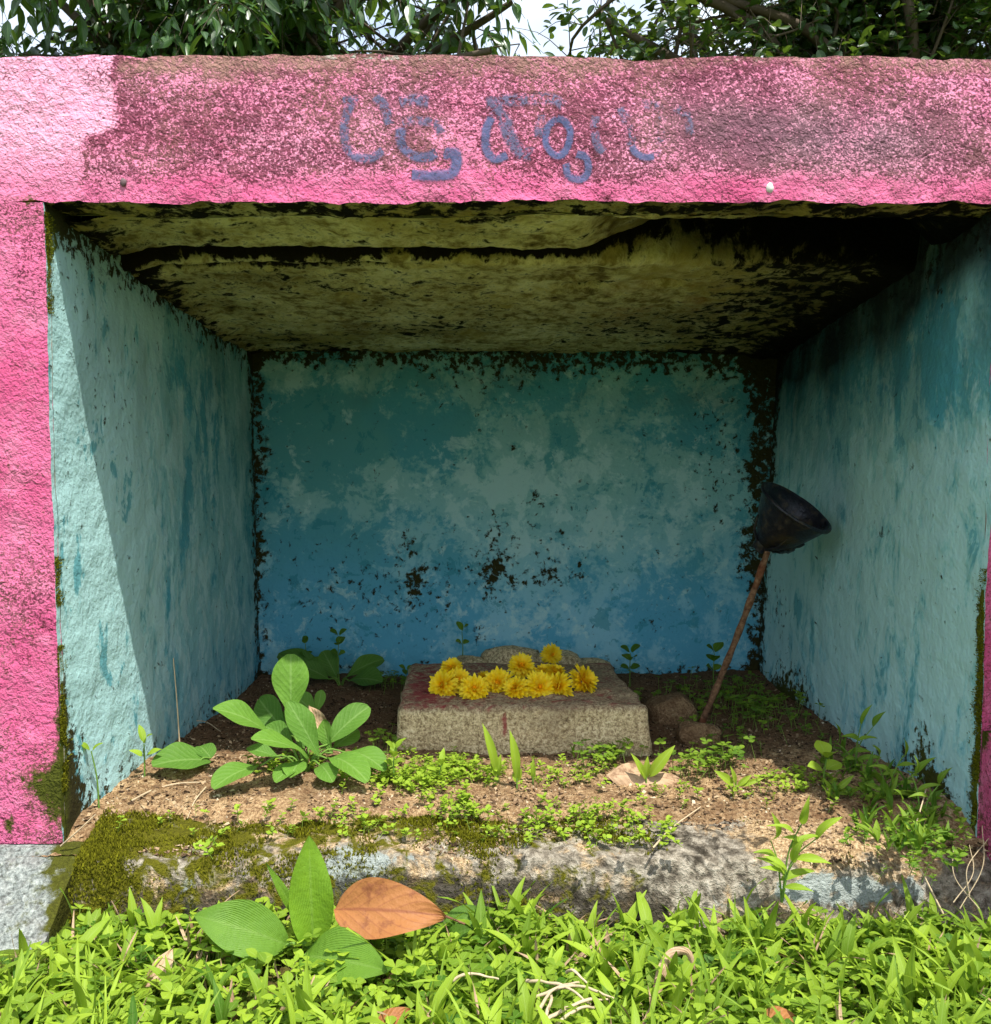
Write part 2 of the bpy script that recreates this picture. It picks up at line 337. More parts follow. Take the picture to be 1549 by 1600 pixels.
# --- painted masks of the pink front, in wall positions
def pink_attrs(P):
    x, y = proj(P); n = fbm(P, 6, 3); n2 = fbm(P, 24, 8)
    xe = 182 - 44 * ss(190, 222, y + (n - .5) * 20) + (n2 - 0.5) * 70
    bleach = ss(xe + 4, xe - 4, x) * (0.95 - 0.6 * ss(205, 265, y + (n - .5) * 60)) * ss(330, 270, y + (n2 - .5) * 40)
    lint0 = ss(318, 306, y); bleach = np.maximum(bleach, lint0 * (0.42 + 0.5 * (fbm(P, 11, 13) - .5)) * ss(290, 255, y + (n - .5) * 40)); bleach = np.maximum(bleach, 0.55 * gb(x, y, 1480, 140, 60, 70)); bleach = np.maximum(bleach, 0.35 * gb(x, y, 700, 235, 70, 25))
    bleach = np.maximum(bleach, 0.5 * gb(x, y, 690, 200, 40, 60)); bleach = np.maximum(bleach, 0.4 * gb(x, y, 1400, 185, 90, 50))
    lint = ss(318, 306, y)
    st = 0.54 + 0.13 * gb(x, y, 330, 200, 160, 70) + 0.10 * gb(x, y, 900, 190, 350, 70) + 0.18 * gb(x, y, 1180, 210, 130, 60) + 0.1 * gb(x, y, 1450, 215, 120, 50)
    st = st - 0.36 * ss(262, 292, y + (n - 0.5) * 40) - 0.45 * ss(xe + 6, xe - 6, x) - 0.25 * gb(x, y, 700, 215, 45, 40)
    st = st + 0.10 * ss(140, 100, y)
    pil = 0.20 + 0.20 * gb(x, y, 55, 380, 60, 80) - 0.12 * gb(x, y, 30, 620, 70, 160) + 0.28 * gb(x, y, 45, 930, 60, 90) + 0.25 * ss(1040, 1250, y) - 0.14 * gb(x, y, 60, 1080, 40, 60)
    pil = pil + 0.28 * gb(x, y, 5, 290, 50, 60)
    st = st * lint + pil * (1 - lint)
    grey = np.clip(0.9 * gb(x, y, 1330, 220, 200, 65) + 0.5 * gb(x, y, 1120, 190, 120, 60) + 0.3 * gb(x, y, 620, 180, 60, 60), 0, 1)
    brown = (0.62 * ss(135, 88, y + (n - 0.5) * 40) + 0.25 * gb(x, y, 400, 110, 120, 40)) * ss(xe, xe + 20, x) * lint
    moss = 0.5 * gb(x, y, 42, 318, 22, 14) + (0.55 * gb(x, y, 85, 1250, 40, 60) + 0.62 * gb(x, y, 95, 1150, 14, 120) + 0.45 * gb(x, y, 60, 1220, 50, 30) + 0.7 * gb(x, y, 15, 1287, 12, 18)) * (1 - lint)
    moss = moss + 0.25 * ss(316, 306, y) * ss(300, 308, y)
    white = 0.55 * gb(x, y, 580, 92, 120, 6) + 0.35 * gb(x, y, 1000, 92, 400, 4)
    return {'bleach': bleach, 'stain': np.clip(st, 0, 1), 'grey': grey, 'brown': brown, 'moss': moss, 'white': white}
def lint_disp(P):
    D = vdisp(P, ROUGH)
    t = ss(ZTOP - 0.03, ZTOP, P[:, 2]); b = ss(ZL + 0.012, ZL, P[:, 2]); Q = P.copy(); Q[:, 1:] = 0
    D[:, 2] += t * ((fbm(Q, 14, 61, 4) - 0.5) * 0.016) + b * ((fbm(Q, 30, 71, 4) - 0.5) * 0.014)
    D[:, 1] += b * ((fbm(Q, 40, 77, 3) - 0.5) * 0.012)
    D[:, 2] += t * (P[:, 0] - 0) * -0.003
    return D
XL0, XR1 = -1.0, 1.15
lc = box8(XL0, XR1, YF, YF + 0.06, ZL, ZTOP)
lintel = part(hexa('lintel', lc, 0.0055, [PINK, CONC, SOFFIT], fine=(2, 4, 5), disp=lint_disp, attrs=lambda P: dict(pink_attrs(P), dark=np.full(len(P), 0.55), soot=np.zeros(len(P)), rust=np.zeros(len(P))), fmat=(0, 0, 0, 1, 2, 1)), shrine,
     'pink lintel stained with dark algae and faded blue hand-painted lettering')
# pillars: thin proud plaster fronts, the blue side walls start right behind
ZP = 0.102                                              # where pink ends over the grey plinth band
YP = YF + 0.012
def pillar(side):
    if side < 0:
        xa, xb = lambda z: XL0, lambda z: edge_x(LT, LB, z)
        z0 = P_(50, 1318, YF)[2]
    else:
        xa, xb = lambda z: edge_x(RTc, RBc, z), lambda z: XR1
        z0 = -0.05
    c = [[[(fx(z), y, z) for z in (z0, ZL)] for y in (YF, YP)] for fx in (xa, xb)]
    o = hexa('pillar', c, 0.0055, [PINK, BLUE_S], fine=(1 if side < 0 else 0, 2), disp=wall_disp,
             attrs=lambda P: pil_attrs(side, P), fmat=(1 if side > 0 else 0, 1 if side < 0 else 0, 0, 0, 0, 0))
    return part(o, shrine)
def pil_attrs(side, P):
    a, b = pink_attrs(P), side_attrs(side)(P); d = dict(b, **a); d['moss'] = np.where(P[:, 1] > YF + 0.002, b['moss'], a['moss']); return d
def side_attrs(side):
    def f(P):
        x, y = proj(P); Y, z = P[:, 1], P[:, 2]; n = fbm(P, 9, 21); n2 = fbm(P, 30, 25)
        zc = ZL + (BLT[2] - ZL) * (Y - YF) / (YB - YF)
        floor = 0.11
        corner = ss(YB - 0.075, YB - 0.005, Y + (n2 - 0.5) * 0.05)
        topd = ss(0.085, 0.0, zc - z + (n - 0.5) * 0.08)
        base = ss(0.05, 0.0, z - floor + (n - 0.5) * 0.06)
        front = ss(YF + 0.030, YF + 0.004, Y + (n2 - 0.5) * 0.03)
        if side < 0:
            fm = front * (0.85 * gb(0, y, 0, 410, 1, 70) + 0.65 * gb(0, y, 0, 910, 1, 45) + 0.95 * ss(980, 1100, y) + 0.12)
            low = ss(1040, 1230, y + (n2 - .5) * 60) * ss(YF + 0.10, YF + 0.03, Y + (n2 - 0.5) * 0.06)
            moss = 0.04 + 0.6 * corner + 0.52 * topd + 0.28 * base + fm * 0.62 + 0.75 * low + 0.16 * gb(x, y, 130, 470, 30, 120) + 0.12 * gb(x, y, 180, 620, 40, 100)
            moss = moss + 0.5 * gb(x, y, 90, 345, 25, 40)
            green = np.clip(gb(x, y, 78, 420, 14, 55) * 1.2 + gb(x, y, 100, 920, 14, 40) * 0.8 + 0.55 * ss(1000, 1200, y) * front, 0, 1)
            pale = 0.60 + 0.34 * (1 - ss(YF + 0.2, YF + 0.55, Y)) - 0.25 * corner  # paler front coverage paints extra brightness into the sunlit strip
            soot = 0.12 * topd; upper_dull = 0.55 * ss(900, 500, y)
            lo = 0.55 * ss(0.35, 0.1, z)
        else:
            fm = front * (0.95 * ss(880, 960, y) + 0.2)
            spikes = 0.75 * gb(x, y, 1440, 1180, 16, 60) + 0.7 * gb(x, y, 1465, 1230, 22, 40) + 0.7 * gb(x, y, 1235, 1080, 26, 40) + 0.4 * gb(x, y, 1200, 1100, 40, 60)
            moss = 0.03 + 0.68 * corner + 0.42 * topd + 0.26 * base + fm * 0.75 + spikes * 0.75 + 0.28 * gb(x, y, 1215, 950, 14, 60) + 0.40 * gb(x, y, 1376, 832, 8, 12)
            green = np.clip(fm * 0.6 + 0.3 * spikes, 0, 1)
            pale = 0.50 + 0.32 * ss(560, 800, y) - 0.2 * corner - 0.1 * gb(x, y, 1400, 580, 160, 120)
            # soot band under the ceiling, deepest above the torch
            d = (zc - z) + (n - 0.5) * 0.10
            soot = np.clip(1.0 * ss(0.17, 0.01, d) + 0.45 * ss(0.36, 0.10, d) * ss(YF + 0.02, YF + 0.35, Y), 0, 0.96); upper_dull = 0.75 * ss(800, 500, y)
            lo = 0.6 * ss(0.42, 0.12, z)
        return {'moss': np.clip(moss, 0, 1), 'green': green, 'pale': np.clip(pale, 0, 1), 'soot': soot, 'upper_dull': upper_dull, 'low': lo}
    return f
for s in (-1, 1):
    pillar(s)
    c = [[[None] * 2 for _ in range(2)] for _ in range(2)]
    for i in range(2):
        for j, Y in enumerate((YP + 0.0005, YB + 0.06)):
            for k, z in enumerate((-0.06, 1.12)):
                inner = (i == 1) if s < 0 else (i == 0)
                c[i][j][k] = (inner_x(s, Y, z), Y, z) if inner else ((XL0 + 0.02 if s < 0 else XR1 - 0.02), Y, z)
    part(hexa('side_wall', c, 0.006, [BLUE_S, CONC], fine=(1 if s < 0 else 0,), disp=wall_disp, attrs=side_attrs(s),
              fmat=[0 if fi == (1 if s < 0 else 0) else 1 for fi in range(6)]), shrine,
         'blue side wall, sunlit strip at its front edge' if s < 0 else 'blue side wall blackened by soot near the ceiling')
def back_attrs(P):
    x, y = proj(P); n = fbm(P, 10, 31); n2 = fbm(P, 30, 35)
    topb = ss(0.06 + 0.045 * ss(600, 900, 1.0 * x), 0.0, BLT[2] - P[:, 2] + (n2 - 0.5) * 0.05)
    lc_ = ss(428, 402, x + (n2 - 0.5) * 40); rc_ = ss(1155, 1190, x + (n - 0.5) * 60)
    spots = 0
    for cx, cy, rx, ry in ((838, 776, 14, 12), (775, 828, 16, 16), (765, 905, 12, 20), (805, 908, 16, 10), (905, 890, 12, 18), (775, 880, 30, 30), (750, 988, 20, 12), (640, 850, 12, 16), (860, 900, 25, 16), (800, 700, 8, 6), (875, 830, 8, 8), (1020, 975, 14, 18), (650, 910, 20, 30)):
        spots = spots + 0.36 * gb(x, y, cx, cy, rx, ry)
    moss = 0.07 + 0.52 * topb + 0.5 * lc_ + 0.60 * rc_ + spots + 0.20 * gb(x, y, 590, 920, 130, 70) + 0.12 * gb(x, y, 820, 880, 120, 60) + 0.20 * gb(x, y, 1130, 690, 50, 110) + 0.12 * gb(x, y, 720, 600, 120, 40)
    moss = moss + 0.35 * ss(1020, 1050, y + (n - .5) * 50)
    pale = 0.43 + 0.30 * gb(x, y, 780, 780, 140, 110) + 0.22 * gb(x, y, 480, 590, 100, 40) + 0.20 * gb(x, y, 1020, 790, 160, 110) + 0.15 * gb(x, y, 860, 960, 120, 50) - 0.18 * gb(x, y, 620, 690, 140, 60) - 0.12 * gb(x, y, 560, 860, 110, 60) + 0.12 * gb(x, y, 450, 780, 60, 60)
    low = 0.95 * ss(760, 960, y + (n - 0.5) * 120)
    return {'moss': np.clip(moss, 0, 1), 'green': 0 * x, 'pale': np.clip(pale, 0, 1), 'soot': 0.25 * ss(1130, 1200, x) * ss(800, 560, y), 'upper_dull': 0.55 * ss(760, 560, y), 'low': low}
part(hexa('back_wall', box8(BLT[0] - 0.12, BRT[0] + 0.12, YB, YB + 0.09, -0.06, 1.12), 0.006, [BLUE, CONC], fine=(2,), disp=wall_disp, attrs=back_attrs, fmat=(1, 1, 0, 1, 1, 1)), shrine, 'blue back wall with flaking pale patches and black mould spots')

# --- ceiling: beam underside, a groove behind it, then the sagging slab
nx, ny = 300, 220
X, Yg = np.meshgrid(np.linspace(BLT[0] - 0.14, BRT[0] + 0.09, nx), np.linspace(YF + 0.055, YB + 0.05, ny), indexing='ij')
Pc = np.stack([X, Yg, 0 * X], -1)
ppx, ppy = proj(np.stack([X, Yg, np.full_like(X, ZL - 0.01)], -1))
zc = ZL + 0.003 - 0.010 * ss(1.530, 1.545, Yg) + (BLT[2] + 0.010 - ZL) * ss(0, 1, (Yg - YF) / (YB - YF)) + 0.014 * (fbm(Pc, 4, 41) - 0.5) + 0.010 * (fbm(Pc, 14, 45) - 0.5) + 0.009 * (fbm(Pc, 48, 47) - 0.5)
gy = 1.530 + 0.006 * (fbm(Pc, 9, 52) - 0.5)
groove = np.exp(-((Yg - gy) / 0.014) ** 2) * 0.045 + np.exp(-((Yg - gy - 0.045) / 0.010) ** 2) * 0.010 * ss(0.1, -0.2, X)
hole = ss(1.345, 1.41, Yg + 0.05 * (fbm(Pc, 9, 57) - .5)) * ss(1.565, 1.535, Yg + 0.02 * (fbm(Pc, 20, 58) - .5)) * ss(880, 1060, ppx + 120 * (fbm(Pc, 8, 59) - 0.5)) * ss(1480, 1400, ppx)
hole2 = np.exp(-(((X - 0.22) / 0.05) ** 2 + ((Yg - 1.70) / 0.02) ** 2)) * 0.02 + np.exp(-(((X - 0.36) / 0.035) ** 2 + ((Yg - 1.68) / 0.015) ** 2)) * 0.02
z = zc + groove + 0.055 * hole + hole2
edge = ss(0.07, 0.0, np.minimum(X - (-0.56), 0.74 - X)); z = z - 0.012 * edge
dark = 0.33 + 0.5 * (fbm(Pc, 5, 63) - 0.5) + 0.5 * np.clip(groove / 0.02, 0, 1) + 0.25 * ss(YB - 0.06, YB, Yg) + 0.22 * edge + 0.25 * ss(0.35, 0.6, X) + 15 * hole2 + 0.10 * ss(1.5, 1.35, Yg)  # groove term paints its shadow line darker
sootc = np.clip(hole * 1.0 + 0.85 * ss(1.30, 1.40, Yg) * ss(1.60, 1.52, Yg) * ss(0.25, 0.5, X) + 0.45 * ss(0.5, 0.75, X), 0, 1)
rust = np.clip(np.exp(-(((X - 0.38) / 0.13) ** 2 + ((Yg - 1.85) / 0.16) ** 2)), 0, 1)
top = np.stack([X, Yg, z], -1).reshape(-1, 3)
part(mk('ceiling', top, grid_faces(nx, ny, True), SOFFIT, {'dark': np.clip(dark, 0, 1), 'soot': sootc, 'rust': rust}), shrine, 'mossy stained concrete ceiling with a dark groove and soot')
part(hexa('roof_slab', box8(XL0 + 0.03, XR1 - 0.03, YF + 0.061, YB + 0.12, 1.085, ZTOP - 0.012), 0.03, CONC, fine=(5,), disp=wall_disp), shrine)
# lintel inner thickness above the ceiling sheet is closed by the slab; grey plinth under the left pillar
zt = P_(50, 1318, YF)[2]
pc = [[[(x, y0 - (0.19 if (z < 0 and y0 < YF) else 0), z) for z in (-0.06, zt - 0.002)] for y0 in (YF - 0.012, YF + 0.09)] for x in (XL0 - 0.01, -0.535)]
def pl_attrs(P):
    x, y = proj(P); return {'moss': 0.24 + 0.6 * ss(64, 100, x + (fbm(P, 30, 3) - .5) * 50) + 0.2 * gb(x, y, 80, 1400, 40, 50)}
part(hexa('plinth', pc, 0.008, WHITE, fine=(1, 2, 5), disp=wall_disp, attrs=pl_attrs), shrine, 'grey-white plaster base under the pink pillar')
# right: low pink buttress and an unseen end pier, inferred and placed for the shade it casts
def butt_attrs(P):
    n = fbm(P, 20, 4); d = pink_attrs(P); k = np.zeros(len(P)); m_ = 0.62 * ss(0.20, 0.24, P[:, 2] + (n - .5) * 0.05) + 0.35 * ss(0.05, 0.0, P[:, 2]) + 0.5 * ss(1.27, 1.285, P[:, 1])
    return {'bleach': k, 'stain': k + 0.32, 'grey': k, 'brown': k, 'moss': m_, 'white': k}
part(hexa('buttress', box8(0.722, 0.757, 1.17, YF - 0.001, -0.05, 0.235), 0.008, PINK, fine=(0, 2, 5), disp=wall_disp, attrs=butt_attrs), shrine)
part(hexa('unseen_end_pier', box8(0.76, 1.16, 1.0, YF - 0.002, -0.05, 1.08), 0.012, PINK, fine=(0, 2, 5), disp=wall_disp, attrs=lambda P: dict(butt_attrs(P), moss=0.5 * ss(0.12, 0.0, P[:, 2]) + 0.4 * ss(1.05, 1.08, P[:, 2]))), shrine)

# --- ledge in front and inside, worn concrete with moss
def zledge(X, Y):
    P = np.stack([X, Y, 0 * X], -1); e = 1.193 + 0.03 * (fbm(P * np.array([1, 0, 0]), 5, 81) - 0.5) + 0.012 * (fbm(P, 22, 83) - 0.5) + 0.02 * ss(0.35, 0.6, X) - 0.015 * ss(-0.35, -0.5, X) + 0.16 * ss(-0.505, -0.55, X)
    r = (Y - e)
    z = 0.092 - 0.17 * ss(0.028, -0.040, r) - 0.014 * ss(0.09, 0.0, r)
    z = z + 0.012 * (fbm(P, 8, 85) - 0.5) + 0.008 * (fbm(P, 26, 86) - 0.5) + 0.011 * (fbm(P, 60, 87) - 0.5)
    return z - 0.03 * ss(0.50, 0.68, X) * ss(1.35, 1.2, Y)
nx, ny = 330, 110
X, Yg = np.meshgrid(np.linspace(-0.548, 0.73, nx), np.concatenate([np.linspace(1.120, 1.26, 62), np.linspace(1.2635, 1.46, 48)]), indexing='ij')
Z = zledge(X, Yg); Pl = np.stack([X, Yg, Z], -1).reshape(-1, 3); lx, ly = proj(Pl); n = fbm(Pl, 10, 91); n2 = fbm(Pl, 30, 93)
L_moss = 0.27 + 0.22 * gb(lx, ly, 480, 1290, 330, 45) + 0.34 * gb(lx, ly, 230, 1310, 170, 70) + 0.20 * gb(lx, ly, 760, 1300, 250, 45) + 0.16 * ss(1335, 1370, ly) * ss(1050, 900, lx) - 0.35 * ss(1000, 1080, lx) + 0.16 * gb(lx, ly, 130, 1380, 60, 80)
L_white = 0.06 + 0.85 * gb(lx, ly, 545, 1360, 48, 46) + 0.68 * gb(lx, ly, 1330, 1392, 170, 30) + 0.35 * gb(lx, ly, 620, 1340, 60, 14) + 0.3 * gb(lx, ly, 260, 1400, 90, 40)
L_soil = 0.40 + 0.32 * gb(lx, ly, 520, 1270, 200, 40) + 0.55 * gb(lx, ly, 1300, 1300, 180, 50) + 0.25 * ss(1290, 1250, ly) - 0.4 * gb(lx, ly, 1110, 1330, 110, 50)
L_dark = 0.26 + 0.34 * ss(1355, 1400, ly) * ss(1150, 1000, lx) + 0.22 * gb(lx, ly, 1110, 1320, 110, 50) + 0.3 * gb(lx, ly, 640, 1395, 150, 30)
part(mk('ledge', Pl, grid_faces(nx, ny), LEDGE, {'moss': np.clip(L_moss, 0, 1), 'white': np.clip(L_white, 0, 1), 'soil': np.clip(L_soil, 0, 1), 'dark': np.clip(L_dark, 0, 1)}), shrine, 'worn concrete front ledge covered in moss and crumbled soil')

# --- soil floor of the niche
def zsoil(X, Y):
    P = np.stack([X, Y, 0 * X], -1)
    z = 0.100 - 0.035 * ss(1.36, 1.27, Y + 0.05 * (fbm(P, 8, 101) - .5)) + 0.020 * (fbm(P, 6, 103) - 0.5) + 0.012 * (fbm(P, 20, 105) - 0.5) + 0.009 * (fbm(P, 55, 107) - 0.5) + 0.005 * (fbm(P, 130, 109) - 0.5)
    return z + 0.02 * ss(2.05, 2.33, Y) + 0.012 * ss(0.45, 0.7, X) + 0.016 * np.exp(-(((X + 0.33) / 0.2) ** 2 + ((Y - 1.6) / 0.2) ** 2))
nx, ny = 330, 270
X, Yg = np.meshgrid(np.linspace(-0.62, 0.78, nx), np.linspace(1.26, 2.36, ny), indexing='ij'); Z = zsoil(X, Yg)
Psl = np.stack([X, Yg, Z], -1).reshape(-1, 3)
damp = 0.85 * ss(1.55, 1.75, Psl[:, 1] + 0.2 * (fbm(Psl, 8, 111) - .5))
soil = mk('soil_floor', Psl, grid_faces(nx, ny), SOIL, {'damp': damp}); tag(soil, kind='structure')
_fx, _fy = np.linspace(-0.7, 0.85, 310), np.linspace(1.08, 2.40, 264)
_FX, _FY = np.meshgrid(_fx, _fy, indexing='ij'); _FZ = np.maximum(np.where(_FY > 1.262, zsoil(_FX, _FY), -1), np.where(_FY < 1.46, zledge(_FX, _FY), -1))
def floor_z(x, y):
    i = (x - _fx[0]) / (_fx[1] - _fx[0]); j = (y - _fy[0]) / (_fy[1] - _fy[0]); i = min(max(i, 0), 308.99); j = min(max(j, 0), 262.99); a, b = int(i), int(j); u, v = i - a, j - b
    return float(_FZ[a, b] * (1 - u) * (1 - v) + _FZ[a + 1, b] * u * (1 - v) + _FZ[a, b + 1] * (1 - u) * v + _FZ[a + 1, b + 1] * u * v)
# --- ground sheet to the horizon
def axis(lo, hi, c0, c1, fine, coarse): return np.unique(np.concatenate([np.linspace(lo, c0, coarse), np.linspace(c0, c1, fine), np.linspace(c1, hi, coarse)]))
gx, gy_ = axis(-900, 900, -1.6, 1.6, 120, 24), axis(-700, 1500, -0.4, 1.5, 80, 24)
X, Yg = np.meshgrid(gx, gy_, indexing='ij'); P0 = np.stack([X, Yg, 0 * X], -1)
near = ss(6, 2, np.hypot(X, Yg - 1))
def zground(X, Y):
    P = np.stack([X, Y, 0 * X], -1); return 0.03 * (fbm(P, 3, 121) - 0.5) + 0.014 * (fbm(P, 12, 123) - 0.5) - 0.012
Z = np.where(near > 0, zground(X, Yg) * near, 0) - 0.02 * (1 - near)
tag(mk('ground', np.stack([X, Yg, Z], -1).reshape(-1, 3), grid_faces(len(gx), len(gy_)), GROUND), kind='structure')

# --- hand-painted letters: ribbons of paint that follow the lintel's surface
def paint_mat():
    m = M('faded_blue_paint'); f = m.noise(95, 3, 0.6, 0.9); g = m.noise(240, 3, 0.6, 0.5); b = m.noise(14, 4, 0.6)
    k = m.math('MULTIPLY_ADD', g, 0.5, m.math('MULTIPLY', f, 0.5)); k = m.math('MULTIPLY_ADD', m.math('SUBTRACT', k, 0.5), 1.8, 0.5)
    a = m.cover(k, m.math('ADD', m.attr('ink'), m.math('MULTIPLY_ADD', m.math('SUBTRACT', b, 0.5), 0.9, 0.0)), 0.13)
    a = m.math('MULTIPLY', a, m.step(m.math('MULTIPLY_ADD', g, 0.5, m.attr('rim')), 1.25, 0.75, 0.0, 0.72))
    col = m.mix(m.attr('ink'), S(116, 104, 118), S(70, 94, 146)); col = m.mix(m.math('MULTIPLY', g, 0.4), col, S(134, 140, 170))
    return m.done(col, 0.92, m.bump(f, 0.6, 0.004), 0.15, alpha=a)
strokes = [(0.55, 26, [(100, 102), (165, 95)]), (0.62, 34, [(138, 112), (108, 200), (112, 290), (150, 335), (215, 343), (270, 310)]), (0.55, 36, [(235, 88), (275, 135), (297, 205)]),
           (0.55, 42, [(335, 110), (390, 92), (455, 102)]), (0.55, 36, [(350, 190), (430, 183), (490, 195), (512, 235)]), (0.72, 36, [(345, 215), (347, 285), (390, 330), (450, 335), (490, 315)]),
           (0.85, 40, [(520, 318), (570, 318), (570, 375), (545, 402), (460, 410), (390, 408)]),
           (0.80, 30, [(718, 165), (693, 230), (694, 300), (725, 342), (775, 328)]), (0.50, 50, [(728, 130), (770, 185), (795, 255), (830, 315), (880, 332)]),
           (0.50, 44, [(695, 105), (800, 96), (900, 90), (975, 97), (1015, 125)]), (0.5, 32, [(920, 160), (905, 255)]),
           (0.88, 26, [(985, 178), (945, 215), (940, 290), (985, 336), (1030, 308), (1046, 240), (1018, 190), (985, 178)]), (0.82, 28, [(1026, 365), (1040, 415), (1085, 428), (1118, 400), (1115, 345), (1072, 328)]),
           (0.5, 32, [(1150, 170), (1142, 230), (1160, 300), (1182, 322)]), (0.42, 36, [(1255, 130), (1290, 200), (1305, 285)]), (0.80, 26, [(1305, 290), (1325, 322), (1355, 342), (1392, 342)]), (0.40, 34, [(1340, 110), (1410, 130), (1425, 200), (1415, 290), (1392, 335)]),
           (0.38, 30, [(1480, 130), (1530, 170), (1540, 250)])]
acc = Acc()
for ink, w, pts in strokes:
    c = smooth_path([(500 + a / 2.67, 120 + b / 2.67) for a, b in pts], 14 * len(pts)); T = np.gradient(c, axis=0); T /= np.linalg.norm(T, axis=1, keepdims=True); Nn = np.stack([-T[:, 1], T[:, 0]], 1)
    hw = w / 2.67 / 2 * 1.45; off = np.linspace(-1, 1, 7)
    V = np.array([[atY(*(c[i] + Nn[i] * hw * o), YF) for o in off] for i in range(len(c))]).reshape(-1, 3)
    V = V + lint_disp(V); V[:, 1] -= 0.0013
    e = np.ones(len(c)); 
    acc.add(V, grid_faces(len(c), 7), ink=np.full(len(V), ink), rim=np.tile(np.abs(off), len(c)))
part(acc.build('lettering', paint_mat()), lintel, 'faded blue painted letters in a rounded Indic script')
print('STRUCTURE DONE')
#@@OBJECTS
# ================================================================== plants and things
def leaf_mat(name, c0, c1, veins=0.5, freq=9, slant=0.5, rough=0.5, transl=0.3, spec=0.4, vcol=None, spots=None, big=True):
    m = M(name); lu = m.math('ABSOLUTE', m.attr('lu')); lv = m.attr('lv'); t = m.attr('tint')
    col = m.mix(t, c0, c1)
    col = m.mix(m.math('MULTIPLY', m.noise(60, 2, 0.6), 0.5), col, m.mix(t, c1, c0)) if big else col
    w = m.math('SINE', m.math('MULTIPLY', m.math('SUBTRACT', m.math('MULTIPLY', lv, freq), m.math('MULTIPLY', lu, slant * freq * 0.4)), 6.2832))
    side = m.step(w, 0.80, 1.0); mid = m.step(lu, 0.10, 0.02)
    v = m.math('MAXIMUM', m.math('MULTIPLY', side, 0.5), mid)
    if veins: col = m.mix(m.math('MULTIPLY', v, veins), col, vcol or m.mix(0.5, c1, (0.5, 0.62, 0.3, 1)))
    if spots: col = m.mix(m.step(m.noise(45, 5, 0.65), 0.52, 0.66, 0, 0.8), col, spots)
    nb = m.bump(m.math('MULTIPLY_ADD', w, -0.16, m.math('MULTIPLY', m.noise(130, 2), 1.4)), 0.7, 0.0014) if big else None
    tc = m.mix(0.55, col, (0.32, 0.50, 0.04, 1)) if transl > 0.1 else None
    return m.done(col, rough, nb, spec, transl=transl, tcol=tc)
LM_ROS = leaf_mat('rosette_leaf', S(56, 98, 40), S(116, 160, 56), 0.28, 8, 0.9, 0.62, 0.28, 0.22)
LM_BROAD = leaf_mat('broad_leaf', S(84, 124, 56), S(130, 172, 36), 0.16, 9, 3.6, 0.5, 0.36, 0.3)
LM_WEED = leaf_mat('weed_leaf', S(62, 104, 24), S(152, 180, 50), 0.30, 6, 0.9, 0.6, 0.36, 0.25, big=False)
LM_TREE_A = leaf_mat('drooping_tree_leaf', S(30, 62, 24), S(72, 116, 44), 0.35, 7, 0.8, 0.34, 0.22, 0.6, big=False)
LM_TREE_B = leaf_mat('round_tree_leaf', S(24, 50, 20), S(58, 96, 32), 0.2, 5, 0.8, 0.4, 0.22, 0.5, big=False)
LM_DRY = leaf_mat('dry_leaf', S(134, 86, 46), S(166, 112, 64), 0.6, 6, 1.0, 0.6, 0.06, 0.25, S(112, 58, 40), S(116, 68, 42))
LM_STRAW = leaf_mat('withered_leaf', S(150, 116, 88), S(206, 180, 146), 0.4, 7, 0.8, 0.7, 0.08, 0.2, S(120, 84, 60), S(120, 90, 66))
def stem_mat(name, c):
    m = M(name); n = m.noise(90, 3); return m.done(m.mix(n, c, tuple(v * 0.55 for v in c[:3]) + (1,)), 0.75, m.bump(n, 0.5, 0.003), 0.2)
STEM, STRAW, BARK = stem_mat('green_stem', S(112, 150, 62)), stem_mat('dry_straw', S(206, 186, 152)), stem_mat('bark', S(104, 92, 78))

def prof(v, shape):
    if shape == 'lance': w = np.sin(np.pi * np.clip(v, 0, 1) ** 0.75) ** 0.9
    elif shape == 'obov': w = np.sin(np.pi * np.clip(v * 0.96 + 0.02, 0, 1) ** 1.55) ** 0.72
    elif shape == 'ovate': w = np.sin(np.pi * np.clip(v, 0, 1) ** 0.74) ** 0.78
    elif shape == 'round': w = np.sin(np.pi * np.clip(v * 0.97 + 0.015, 0, 1)) ** 0.5
    elif shape == 'blade': w = np.minimum(1, v * 6) ** 0.6 * np.clip(1 - v, 0, 1) ** 0.6 * 1.1
    else: w = np.sin(np.pi * np.clip(v, 0, 1) ** 0.9) ** 0.78
    return np.maximum(w, 0.03)
def leaf(A, B, W, nrm, shape='ell', bend=0.08, fold=0.25, wave=0.02, serr=0.0, nv=14, nu=7, seed=0, tint=0.5, twist=0.0):
    A, B, nrm = (np.asarray(q, float) for q in (A, B, nrm)); ax = B - A; L = np.linalg.norm(ax); t = ax / L
    s = np.cross(t, nrm); s /= np.linalg.norm(s) + 1e-9; n = np.cross(s, t)
    v = np.linspace(0, 1, nv)[:, None]; u = np.linspace(-1, 1, nu)[None]
    w = prof(v, shape) * W / 2 * (1 + serr * np.sin(v * 95 + seed)); ph = seed * 1.7
    ca, sa = np.cos(twist * v), np.sin(twist * v)
    off = fold * np.abs(u) ** 1.3 * w + wave * L * np.sin(v * 9 + ph + u * 1.5) * np.abs(u) + bend * L * 4 * v * (1 - v)
    P = A + (t * L)[None, None] * v[..., None] + (s[None, None] * (u * w * ca - off * 0)[..., None]) + n[None, None] * (off + u * w * sa)[..., None]
    return P.reshape(-1, 3), grid_faces(nv, nu), dict(lu=np.broadcast_to(u, (nv, nu)).ravel(), lv=np.broadcast_to(v, (nv, nu)).ravel(), tint=np.full(nv * nu, tint))
def leaf_obj(root, mat, *a, name='leaf', **k):
    V, F, at = leaf(*a, **k); return part(mk(name, V, F, mat, at), root)
